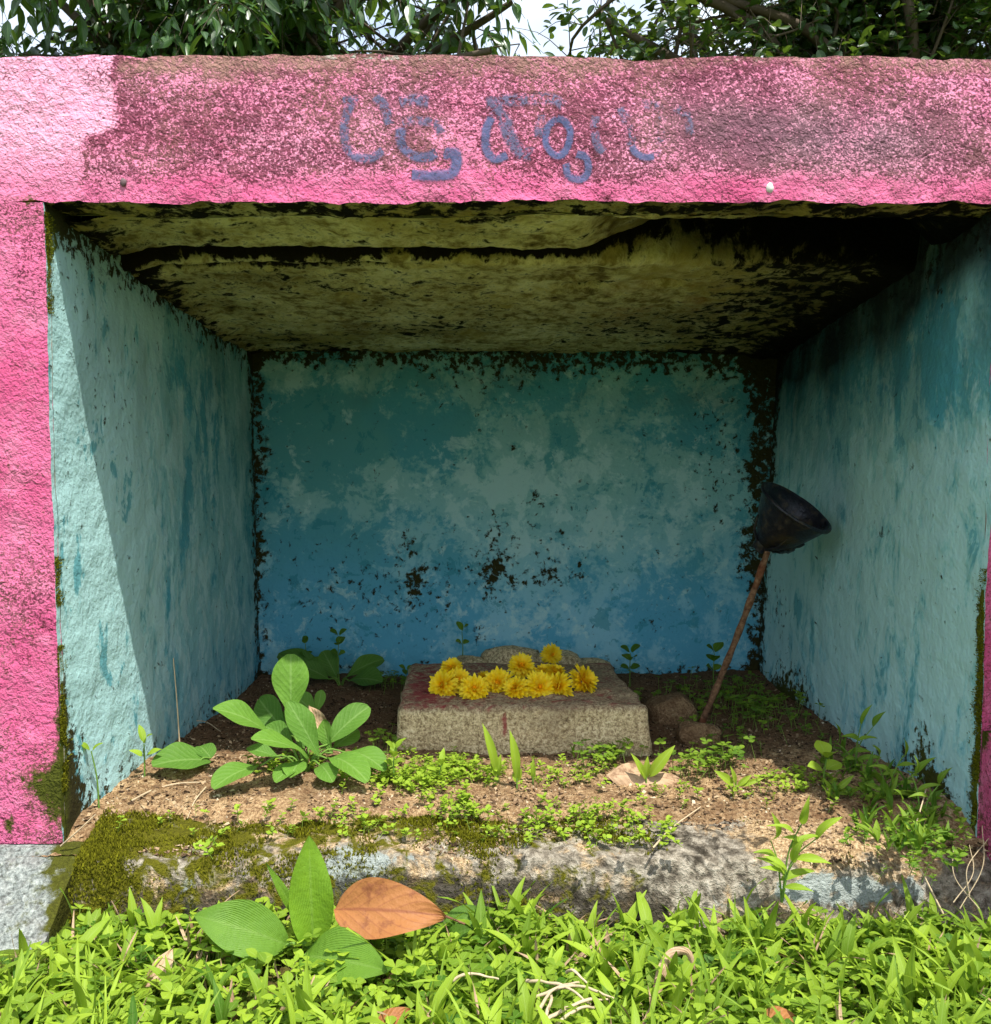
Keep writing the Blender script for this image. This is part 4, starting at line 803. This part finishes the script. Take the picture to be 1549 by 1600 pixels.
def strip(label, pts, w, mat, name='withered_grass'):
    p_ = smooth_path(pts, 24); T = np.gradient(p_, axis=0); s = np.cross(T, [0.2, 1, .1]); s /= np.linalg.norm(s, axis=1, keepdims=True); ww = w * np.sin(np.linspace(.25, 2.9, 24))[:, None]
    u = np.linspace(-1, 1, 5); V = p_[:, None] + s[:, None] * (ww[:, None] * u[None, :, None]) + np.cross(s, T / np.linalg.norm(T, axis=1, keepdims=True))[:, None] * (ww[:, None] * .6 * (np.abs(u)[None, :, None]))
    o = mk(name, V.reshape(-1, 3), grid_faces(24, 5), mat, dict(lu=np.tile(u, 24), lv=np.repeat(np.linspace(0, 1, 24), 5), tint=np.full(120, .6))); return tag(o, label, 'dead grass')
strip('brown withered blade arching over like a hook in the grass', [atY(1085, 1515, 1.0), atY(1075, 1490, 1.0), atY(1052, 1492, 1.0), atY(1035, 1520, .99), atY(1028, 1555, .98), atY(1036, 1585, .97)], .006, LM_STRAW)
# --- dry stalks and twigs
def twig(label, pts, r, mat=STRAW, cat='twig', name='dry_stalk', group=None, rough=.0):
    p_ = smooth_path(pts, 20); V, F = tube(p_, np.linspace(r, r * .6, 20), 6)
    if rough: V = V + vdisp(V, [(90, rough, 301)])
    return tag(mk(name, V, F, mat), label, cat, group)
twig('thin straight pale stalk standing upright before the left blue wall', [onfloor(282, 1180), atY(277, 1100, onfloor(282, 1180)[1]), atY(271, 1028, onfloor(282, 1180)[1] + .01)], .0016)
twig('bent dry twig lying on the soil behind the crinkled flat leaf', [onfloor(255, 1150) + [0, 0, .01], onfloor(280, 1140) + [0, 0, .012], onfloor(318, 1136) + [0, 0, .012], onfloor(345, 1146) + [0, 0, .004]], .0014)
twig('long pale root curving over the moss on the ledge', [onfloor(205, 1255) + [0, 0, .003], onfloor(240, 1238) + [0, 0, .004], onfloor(280, 1228) + [0, 0, .004], onfloor(322, 1226) + [0, 0, .004]], .0018)
twig('short pale twig slanting down the mossy ledge', [onfloor(322, 1234) + [0, 0, .004], onfloor(305, 1255) + [0, 0, .004], onfloor(293, 1282) + [0, 0, .003]], .0013)
twig('pale dead stem lying on the bare grey ledge concrete', [onfloor(1020, 1330) + [0, 0, .004], onfloor(1050, 1300) + [0, 0, .006], onfloor(1095, 1265) + [0, 0, .004]], .0015)
twig('long dry grass stem leaning across the shaded corner beside the pink buttress', [atY(1475, 1430, 1.15), atY(1445, 1370, 1.17), atY(1425, 1325, 1.19), atY(1448, 1230, 1.25)], .0014)
twig('thin pale stem arching down from the moss of the left pillar', [atY(95, 1322, 1.265), atY(120, 1300, 1.26), atY(150, 1272, 1.27)], .0012)
for k, (a, b, c, d) in enumerate(((1500, 1420, 1535, 1290), (1515, 1400, 1545, 1310), (1490, 1410, 1515, 1320), (1530, 1420, 1490, 1320))):
    twig('tangled dry stem hanging at the foot of the mossy right jamb', [atY(a, b, 1.15), atY((a + c) / 2 + 18 * (-1) ** k, (b + d) / 2, 1.16), atY(c, d, 1.18)], .0007, group='dry stems at the right jamb')
for k, (a, b, c, d) in enumerate(((820, 1532, 925, 1570), (870, 1545, 960, 1560), (830, 1560, 925, 1545), (840, 1580, 905, 1535), (855, 1592, 950, 1562), (700, 1535, 780, 1530), (848, 1600, 862, 1555), (885, 1520, 918, 1536), (870, 1600, 930, 1575))):
    Pa, Pb = atZ(a, b, .034), atZ(c, d, .036); md = (Pa + Pb) / 2 + np.array([0.004 * (-1) ** k, 0, .008])
    twig('knobbly whitish dry root lying on the grass', [Pa, md, Pb], .0021, STRAW, 'root', 'dry_root', 'dry roots lying on the grass', rough=.0016)

# ------------------------------------------------------------------ what nobody could count
def scatter(acc, proto, pos, scl, yaw, tilt, tdir, tint):
    V, F, at = proto; n, k = len(pos), len(V)
    cy, sy = np.cos(yaw), np.sin(yaw); Rz = np.zeros((n, 3, 3)); Rz[:, 0, 0] = cy; Rz[:, 0, 1] = -sy; Rz[:, 1, 0] = sy; Rz[:, 1, 1] = cy; Rz[:, 2, 2] = 1
    ax = np.stack([-np.sin(tdir), np.cos(tdir), 0 * tdir], 1); K = np.zeros((n, 3, 3)); K[:, 0, 2] = ax[:, 1]; K[:, 1, 2] = -ax[:, 0]; K[:, 2, 0] = -ax[:, 1]; K[:, 2, 1] = ax[:, 0]
    Rt = np.eye(3)[None] + np.sin(tilt)[:, None, None] * K + (1 - np.cos(tilt))[:, None, None] * (K @ K)
    W = np.einsum('nij,kj->nki', Rt @ Rz, V) * scl[:, None, None] + pos[:, None]
    FF = (F[None] + (np.arange(n) * k)[:, None, None]).reshape(-1, F.shape[1])
    acc.add(W.reshape(-1, 3), FF, lu=np.tile(at['lu'], n), lv=np.tile(at['lv'], n), tint=np.clip(np.repeat(tint, k) + np.tile(at['tint'], n) - .5, 0, 1))
def merge(parts):
    a = Acc()
    for V, F, at in parts: a.add(V, F, **at)
    return np.concatenate(a.V), np.concatenate(a.F), {k: np.concatenate(v) for k, v in a.A.items()}
def stalk(A, B, r=.0006): V, F = tube([A, (np.asarray(A) + B) / 2, B], r, 3); n = len(V); return V, F, dict(lu=np.zeros(n), lv=np.full(n, .5), tint=np.full(n, .5))
def p_clover(seed):
    r_ = random.Random(seed); h = r_.uniform(.022, .038); top = np.array([r_.uniform(-.008, .008), r_.uniform(-.008, .008), h]); out = [stalk(np.zeros(3), top)]
    for k in range(3):
        a = k * 2.094 + r_.uniform(-.2, .2); d = np.array([math.cos(a), math.sin(a), r_.uniform(-.1, .3)]); out.append(leaf(top, top + d * .0115, .0115, (0, 0, 1), 'obov', .05, .18, .02, nv=6, nu=5, seed=k, tint=.5 + r_.uniform(-.1, .1)))
    return merge(out)
def p_shoot(seed, nb=4, L=.052, W=.0108):
    r_ = random.Random(seed); out = []
    for k in range(nb):
        a = r_.uniform(0, 6.28); e = r_.uniform(.35, 1.25); l = L * r_.uniform(.6, 1.25); A = np.array([0, 0, r_.uniform(.0, .014)]); d = np.array([math.cos(a) * math.cos(e), math.sin(a) * math.cos(e), math.sin(e)])
        out.append(leaf(A, A + d * l, W * r_.uniform(.7, 1.25), (-d[0], -d[1], 1.2), 'lance', r_.uniform(.02, .16), .35, .012, nv=8, nu=3, seed=k, tint=.5 + r_.uniform(-.2, .25)))
    return merge(out)
def p_sprig(seed):
    r_ = random.Random(seed); top = np.array([r_.uniform(-.012, .012), r_.uniform(-.012, .012), r_.uniform(.014, .03)]); out = [stalk(np.zeros(3), top)]
    for k in range(6):
        t = .35 + .65 * k / 5; c = top * t; a = k * 2.4 + r_.uniform(-.3, .3); d = np.array([math.cos(a), math.sin(a), r_.uniform(.0, .6)]); l = r_.uniform(.007, .013)
        out.append(leaf(c, c + d * l, l * .75, (0, 0, 1), 'ell', .06, .15, .01, nv=5, nu=3, seed=k, tint=.5 + r_.uniform(-.15, .2)))
    return merge(out)
CL = [p_clover(k) for k in range(5)]; SH = [p_shoot(k, 3 + k % 3) for k in range(7)]; SP = [p_sprig(k) for k in range(5)]; GR = [p_shoot(40 + k, 5, .075, .0042) for k in range(3)]
def spread(acc, protos, pts, smin, smax, tilt, tint, tvar=.25):
    n = len(pts); idx = rng.integers(0, len(protos), n)
    for k, pr in enumerate(protos):
        q = pts[idx == k]; m_ = len(q)
        if m_: tt = tint + .5 * (fbm(q, 7, 431) - .5) + .35 * (fbm(q, 25, 433) - .5); scatter(acc, pr, q, rng.uniform(smin, smax, m_), rng.uniform(0, 6.28, m_), np.abs(rng.normal(0, tilt, m_)), rng.uniform(0, 6.28, m_), np.clip(tt + rng.normal(0, tvar, m_), 0, 1))
def ground_pts(n, x0, x1, y0, y1, patch=0.0, seed=0, low=False):
    X = rng.uniform(x0, x1, n); Y = rng.uniform(y0, y1, n); P = np.stack([X, Y, 0 * X], 1)
    keep = (rng.uniform(0, 1, n) < np.clip(1 + patch * (fbm(P, 5, 400 + seed) - .5) * 6, .08, 1)) & ~((X > .70) & (Y > 1.03)) & (Y < 1.172 + .02 * (fbm(P, 9, 77) - .5) + np.where(X < -.53, -.035, 0))
    gx_, gy2 = proj(P); keep &= ~(low & (gx_ > 280) & (gx_ < 740) & (gy2 > 1430) & (gy2 < 1610) & (rng.uniform(0, 1, n) < .88))
    keep &= ~((P[:, 0] < -.50) & (P[:, 1] > 1.065 + .03 * (fbm(P, 9, 79) - .5)) & (P[:, 0] > -.95))
    X, Y = X[keep], Y[keep]; return np.stack([X, Y, zground(X, Y) - .002], 1)
acc = Acc()
spread(acc, CL, ground_pts(3000, -.85, .92, .78, 1.19, .6, 1), .6, 1.3, .22, .40, .3)
spread(acc, SP, ground_pts(3600, -.85, .92, .78, 1.19, .35, 2), .8, 1.7, .3, .65, .3)
spread(acc, SH, ground_pts(1150, -.85, .92, .78, 1.175, .3, 3, True), .7, 1.3, .3, .72)
spread(acc, GR, ground_pts(320, -.85, .92, .78, 1.175, .3, 4, True), .6, 1.2, .3, .6)
for (a, b, c, d, nA, nB, nC) in ((-2.4, -.85, -.4, 1.26, 2600, 2600, 1100), (.92, 2.4, -.4, 1.2, 2600, 2600, 1100), (-.85, .92, -.4, .78, 2600, 2600, 1100)):
    spread(acc, CL, ground_pts(nA, a, b, c, d, .3, 5), .9, 1.5, .25, .42); spread(acc, SP, ground_pts(nB, a, b, c, d, .3, 6), .9, 1.7, .3, .6); spread(acc, SH, ground_pts(nC, a, b, c, d, .3, 7), .8, 1.5, .3, .68)
dead = Acc(); GD = [p_shoot(60 + k, 3, .06, .0035) for k in range(3)]; spread(dead, GD, ground_pts(420, -.85, .92, .78, 1.175, .6, 9), .5, 1.2, .9, .6, .3); spread(dead, SH[:3], ground_pts(110, -.85, .92, .78, 1.175, .6, 10), .5, .9, .8, .5, .3)
tag(dead.build('dead_grass', LM_STRAW), 'withered straw-coloured blades scattered through the green ground cover', 'dead grass', kind='stuff')
tag(acc.build('ground_cover', LM_WEED), 'dense bright clover, weeds and short grass covering the ground before the ledge', 'ground cover', kind='stuff')
# niche weeds: clover and creeping sprigs in drifts on the soil
def drift(n, blobs):
    out = []
    for px, py, rx, ry, w in blobs:
        k = int(n * w); q = [onfloor(px + rng.normal(0, rx), py + rng.normal(0, ry)) for _ in range(k)]; out += q
    P = np.array(out); return P[(P[:, 0] > inner_x(-1, P[:, 1], .12) + .012) & (P[:, 0] < inner_x(1, P[:, 1], .12) - .012) & (P[:, 1] < YB - .02) & ~((P[:, 0] > sx0 - .005) & (P[:, 0] < sx1 + .005) & (P[:, 1] > 1.665) & (P[:, 1] < 2.13))]
acc = Acc()
spread(acc, SP, drift(1, ((665, 1215, 40, 14, 150), (720, 1205, 25, 10, 60), (640, 1225, 30, 10, 60), (440, 1200, 30, 10, 50), (550, 1215, 30, 12, 30), (880, 1215, 35, 12, 45), (760, 1215, 30, 8, 25), (900, 1290, 60, 16, 90), (720, 1270, 20, 10, 40), (620, 1290, 90, 18, 40), (420, 1300, 110, 18, 30), (1080, 1250, 60, 14, 24), (990, 1310, 40, 12, 20), (1240, 1225, 30, 10, 40))), .55, .95, .3, .85, .12)
spread(acc, CL, drift(1, ((1160, 1110, 38, 16, 90), (1190, 1125, 25, 12, 50), (1060, 1090, 20, 10, 25), (1140, 1090, 40, 12, 60), (925, 1195, 14, 14, 24), (960, 1190, 20, 10, 20), (1090, 1205, 35, 14, 46), (1130, 1195, 25, 12, 30), (600, 1170, 14, 10, 14), (610, 1075, 20, 8, 20), (1230, 1115, 24, 14, 20), (640, 1065, 14, 10, 14), (985, 1100, 14, 14, 16))), .65, 1.05, .3, .38, .15)
spread(acc, SH, drift(1, ((1380, 1250, 40, 30, 22), (1440, 1290, 25, 24, 22), (1330, 1200, 40, 18, 10), (1420, 1330, 30, 20, 10), (940, 1190, 30, 10, 8))), .4, .8, .35, .22, .2)  # low tint puts the right corner's shade into the leaf colour
spread(acc, SP, drift(1, ((1400, 1300, 40, 30, 60), (1340, 1230, 40, 20, 40), (1460, 1330, 25, 25, 40), (1290, 1150, 40, 20, 20), (1120, 1150, 40, 20, 20))), .6, 1.0, .3, .25, .2)  # corner shade painted into these sprigs too, by a darker tint
tag(acc.build('niche_weeds', LM_WEED), 'small clover and creeping weeds sprouting in drifts from the niche soil', 'weeds', kind='stuff')
# moss cushions: short blades where the ledge, plinth and jambs are mossy
def moss_mat(): m = M('moss'); return m.done(m.mix(m.attr('tint'), S(40, 42, 8), S(138, 138, 30)), 0.9, None, 0.1, transl=0.15)
def moss_pts(V, w, n):
    i = rng.choice(len(V), n, p=w / w.sum()); return V[i] + rng.normal(0, .002, (n, 3)) * [1, 1, .3]
tri = (np.array([[-.0011, 0, 0], [.0011, 0, 0], [0, .0006, .0034]]), np.array([[0, 1, 2]]), dict(lu=np.zeros(3), lv=np.array([0, 0, 1.]), tint=np.array([.35, .35, .7])))
acc = Acc(); wgt = np.clip(L_moss + (fbm(Pl, 14, 93, 4) - .5) * 2.0 - .35, 0, 1) ** 2 * (Pl[:, 2] > .0)
q = moss_pts(Pl, wgt, 34000); scatter(acc, tri, q, rng.uniform(.7, 1.7, len(q)), rng.uniform(0, 6.28, len(q)), np.abs(rng.normal(0, .5, len(q))), rng.uniform(0, 6.28, len(q)), rng.uniform(.2, .7, len(q)))
for side, spans in ((-1, ((330, 490, 1.0), (870, 950, .7), (1010, 1240, 1.2))), (1, ((890, 1290, 1.4),))):
    for y0, y1, w in spans:
        n = int(2600 * w * (y1 - y0) / 200); yy = rng.uniform(y0, y1, n); Yd = YF + np.abs(rng.normal(0, .010, n)); zz = np.array([atY(80, v, YF)[2] for v in yy]); xx = inner_x(side, Yd, zz); q = np.stack([xx, Yd, zz], 1)
        keep = fbm(q, 40, 97, 3) > .42; q = q[keep]; n = len(q)
        scatter(acc, tri, q, rng.uniform(.5, 1.2, n), rng.uniform(0, 6.28, n), rng.uniform(.6, 1.5, n), np.full(n, 0. if side < 0 else math.pi) + rng.normal(0, .6, n), rng.uniform(.15, .75, n))
tag(acc.build('moss', moss_mat()), 'olive-green moss cushions on the ledge and along the jambs', 'moss', kind='stuff')
# crumbs of soil and leaf litter
def crumb_mat(): m = M('soil_crumbs'); return m.done(m.ramp(m.attr('tint'), [(0.1, S(52, 40, 30)), (0.4, S(112, 90, 68)), (0.7, S(172, 148, 116)), (1.0, S(200, 186, 160))]), .95, None, .1)
tet = (np.array([[-.5, -.4, -.3], [.5, -.3, -.25], [0, .6, -.3], [.05, .0, .45]]) * .006, np.array([[0, 2, 1], [0, 1, 3], [1, 2, 3], [2, 0, 3]]), dict(lu=np.zeros(4), lv=np.zeros(4), tint=np.full(4, .5)))
flk = (np.array([[-.5, -.9, 0], [.5, -.7, .15], [.4, .9, 0], [-.4, .8, .2]]) * .0065, np.array([[0, 1, 2], [0, 2, 3]]), dict(lu=np.zeros(4), lv=np.zeros(4), tint=np.full(4, .5)))
acc = Acc()
for pr, n, a, b in ((tet, 16000, .25, .95), (flk, 9000, .25, .95)):
    X = rng.uniform(-.57, .74, n); Y = 1.22 + rng.uniform(0, 1, n) ** 1.4 * 1.08; zz = np.maximum(zsoil(X, Y), np.where(Y < 1.46, zledge(X, Y), -1)); q = np.stack([X, Y, zz + .001], 1)
    k = (X > inner_x(-1, Y, .12) + .004) & (X < inner_x(1, Y, .12) - .004) & (fbm(q, 9, 411) + .25 * ss(1.25, 1.4, Y) > .55) & ~((X > sx0) & (X < sx1) & (Y > 1.67) & (Y < 2.125)); q = q[k]; m_ = len(q)
    scatter(acc, pr, q, rng.uniform(a, b, m_) ** 1.5, rng.uniform(0, 6.28, m_), rng.uniform(0, .9, m_), rng.uniform(0, 6.28, m_), np.clip(rng.normal(.45, .22, m_) - .15 * ss(1.5, 1.8, q[:, 1]), 0, 1))
tag(acc.build('soil_crumbs', crumb_mat(), False), 'loose brown soil crumbs and leaf litter strewn over the niche floor', 'soil crumbs', kind='stuff')

# ------------------------------------------------------------------ trees behind the shrine
def tree(label, base, fork, centre, radii, limbs, subs, twigs, leaves, lL, lW, shape, mat, droop, tmean, seed, hero, gap=None):
    r_ = np.random.default_rng(seed); root = thing('tree', label, 'tree', base, 'trees behind the shrine'); base = np.asarray(base, float); fork = np.asarray(fork, float); centre = np.asarray(centre, float)
    acc = Acc(); V, F = tube(smooth_path([base - [0, 0, .1], base * .55 + fork * .45 + [.08, .05, 0], fork], 14), np.linspace(.16, .10, 14), 12); acc.add(V + vdisp(V, [(6, .02, seed)]), F)
    br = Acc(); LA, LD, LN, TT = [], [], [], []
    for _ in range(limbs):
        d = r_.normal(size=3); d /= np.linalg.norm(d); e = centre + d * radii * r_.uniform(.3, .75); mid = fork * .5 + e * .5 + r_.normal(0, .15, 3) + [0, 0, .25]
        p_ = smooth_path([fork, mid, e], 12); V, F = tube(p_, np.linspace(.055, .018, 12), 7); acc.add(V, F)
        for _ in range(subs):
            s0 = p_[r_.integers(4, 12)]; d2 = r_.normal(size=3); d2 /= np.linalg.norm(d2); e2_ = s0 + d2 * radii * r_.uniform(.25, .6); e2_ = centre + (e2_ - centre) / max(1, np.linalg.norm((e2_ - centre) / radii))
            if gap is not None and not gap(e2_[None] + [[.12 if s0[0] < .3 else -.12, 0, 0]])[0]: continue
            q_ = smooth_path([s0, (s0 + e2_) / 2 + r_.normal(0, .06, 3), e2_], 8); V, F = tube(q_, np.linspace(.014, .005, 8), 4); br.add(V, F)
            for _ in range(twigs):
                t0 = q_[r_.integers(2, 8)]; d3 = r_.normal(size=3) * [1, 1, .8] + [0, -.2, -droop]; d3 /= np.linalg.norm(d3); l = r_.uniform(.22, .5); mid3 = t0 + d3 * l * .5 + [0, 0, .04]; t1 = t0 + d3 * l + [0, 0, -.10 * droop]
                w_ = smooth_path([t0, mid3, t1], 6); V, F = tube(w_, np.linspace(.004, .0015, 6), 3); br.add(V, F); tl = r_.normal(0, .22)
                for k in range(leaves):
                    u = .15 + .85 * (k + r_.uniform(0, .6)) / leaves; c = w_[min(5, int(u * 6))] + r_.normal(0, .012, 3); sd = np.cross(d3, [0, 0, 1.]) * (1 if k % 2 else -1); dd = sd * .8 + d3 * .5 + [0, 0, -droop * r_.uniform(.3, 1.1)] + r_.normal(0, .3, 3)
                    LA.append(c); LD.append(dd / np.linalg.norm(dd)); LN.append(r_.normal(0, .45, 3) + [0, -.35, .8]); TT.append(tmean + tl + r_.normal(0, .12))
    LA, LD, LN, TT = np.array(LA), np.array(LD), np.array(LN), np.clip(TT, 0, 1)
    if gap is not None:
        k = gap(LA); LA, LD, LN, TT = LA[k], LD[k], LN[k], TT[k]
    part(acc.build('trunk', BARK), root); part(br.build('branches', BARK), root)
    pv, pf, pat = leaf((0, 0, 0), (0, lL, 0), lW, (0, 0, 1), shape, .05, .3, .015, nv=6, nu=5, seed=2)
    S_ = np.cross(LD, LN); S_ /= np.linalg.norm(S_, axis=1, keepdims=True); N_ = np.cross(S_, LD); sc = r_.uniform(.6, 1.2, len(LA)); Rm = np.stack([S_, LD, N_], -1)
    x, y = proj(LA); dist = LA[:, 1]; inf = (x > -20) & (x < 1570) & (y > -30) & (y < 95); order = np.argsort(np.where(inf, dist, 1e9))[:min(hero, int(inf.sum()))]; hs = np.zeros(len(LA), bool); hs[order] = True
    rest = ~hs; n = int(rest.sum()); W = np.einsum('nij,kj->nki', Rm[rest], pv) * sc[rest][:, None, None] + LA[rest][:, None]; k = len(pv)
    cr = Acc(); cr.add(W.reshape(-1, 3), (pf[None] + (np.arange(n) * k)[:, None, None]).reshape(-1, 4), lu=np.tile(pat['lu'], n), lv=np.tile(pat['lv'], n), tint=np.repeat(TT[rest], k))
    tag(part(cr.build('crown', mat), root), kind='stuff')
    protos = []
    for t in (.15, .4, .65, .9): o = mk('leaf', pv, pf, mat, dict(pat, tint=np.full(k, t))); protos.append(o.data); bpy.data.objects.remove(o)
    inv = Matrix.Translation(-Vector(root.location))
    for i in order:
        o = bpy.data.objects.new('leaf', protos[int(min(3, TT[i] * 4))]); COL.objects.link(o); o.parent = root; o.matrix_parent_inverse = inv
        m4 = Matrix([list(Rm[i, r]) + [LA[i, r]] for r in range(3)] + [[0, 0, 0, 1]]); o.matrix_basis = m4 @ Matrix.Scale(float(sc[i]), 4)
    return root
def gapA(P): x, y = proj(P); n = fbm(P, 2.2, 501); return (x < 850 + 90 * (n - .5) - .12 * np.clip(60 - y, 0, 300)) & ((fbm(P, 3.2, 505) > .40) | (x < 320))
def gapB(P): x, y = proj(P); n = fbm(P, 2.2, 502); return (x > 862 + 90 * (n - .5) + .15 * np.clip(60 - y, 0, 300)) & (fbm(P, 3.5, 507) > .36)
tree('tree with long drooping leaves beyond the left half of the shrine', (-1.9, 6.6, -.02), (-1.7, 6.4, 2.1), (-1.35, 5.8, 3.9), np.array([2.9, 1.2, 1.5]), 17, 12, 10, 9, .135, .052, 'lance', LM_TREE_A, .9, .4, 21, 260, gapA)
tree('dark tree with small rounded leaves beyond the right half of the shrine', (2.7, 6.4, -.02), (2.6, 6.2, 2.0), (2.15, 5.6, 3.9), np.array([2.4, 1.2, 1.5]), 15, 14, 11, 12, .068, .042, 'round', LM_TREE_B, .25, .4, 22, 260, gapB)
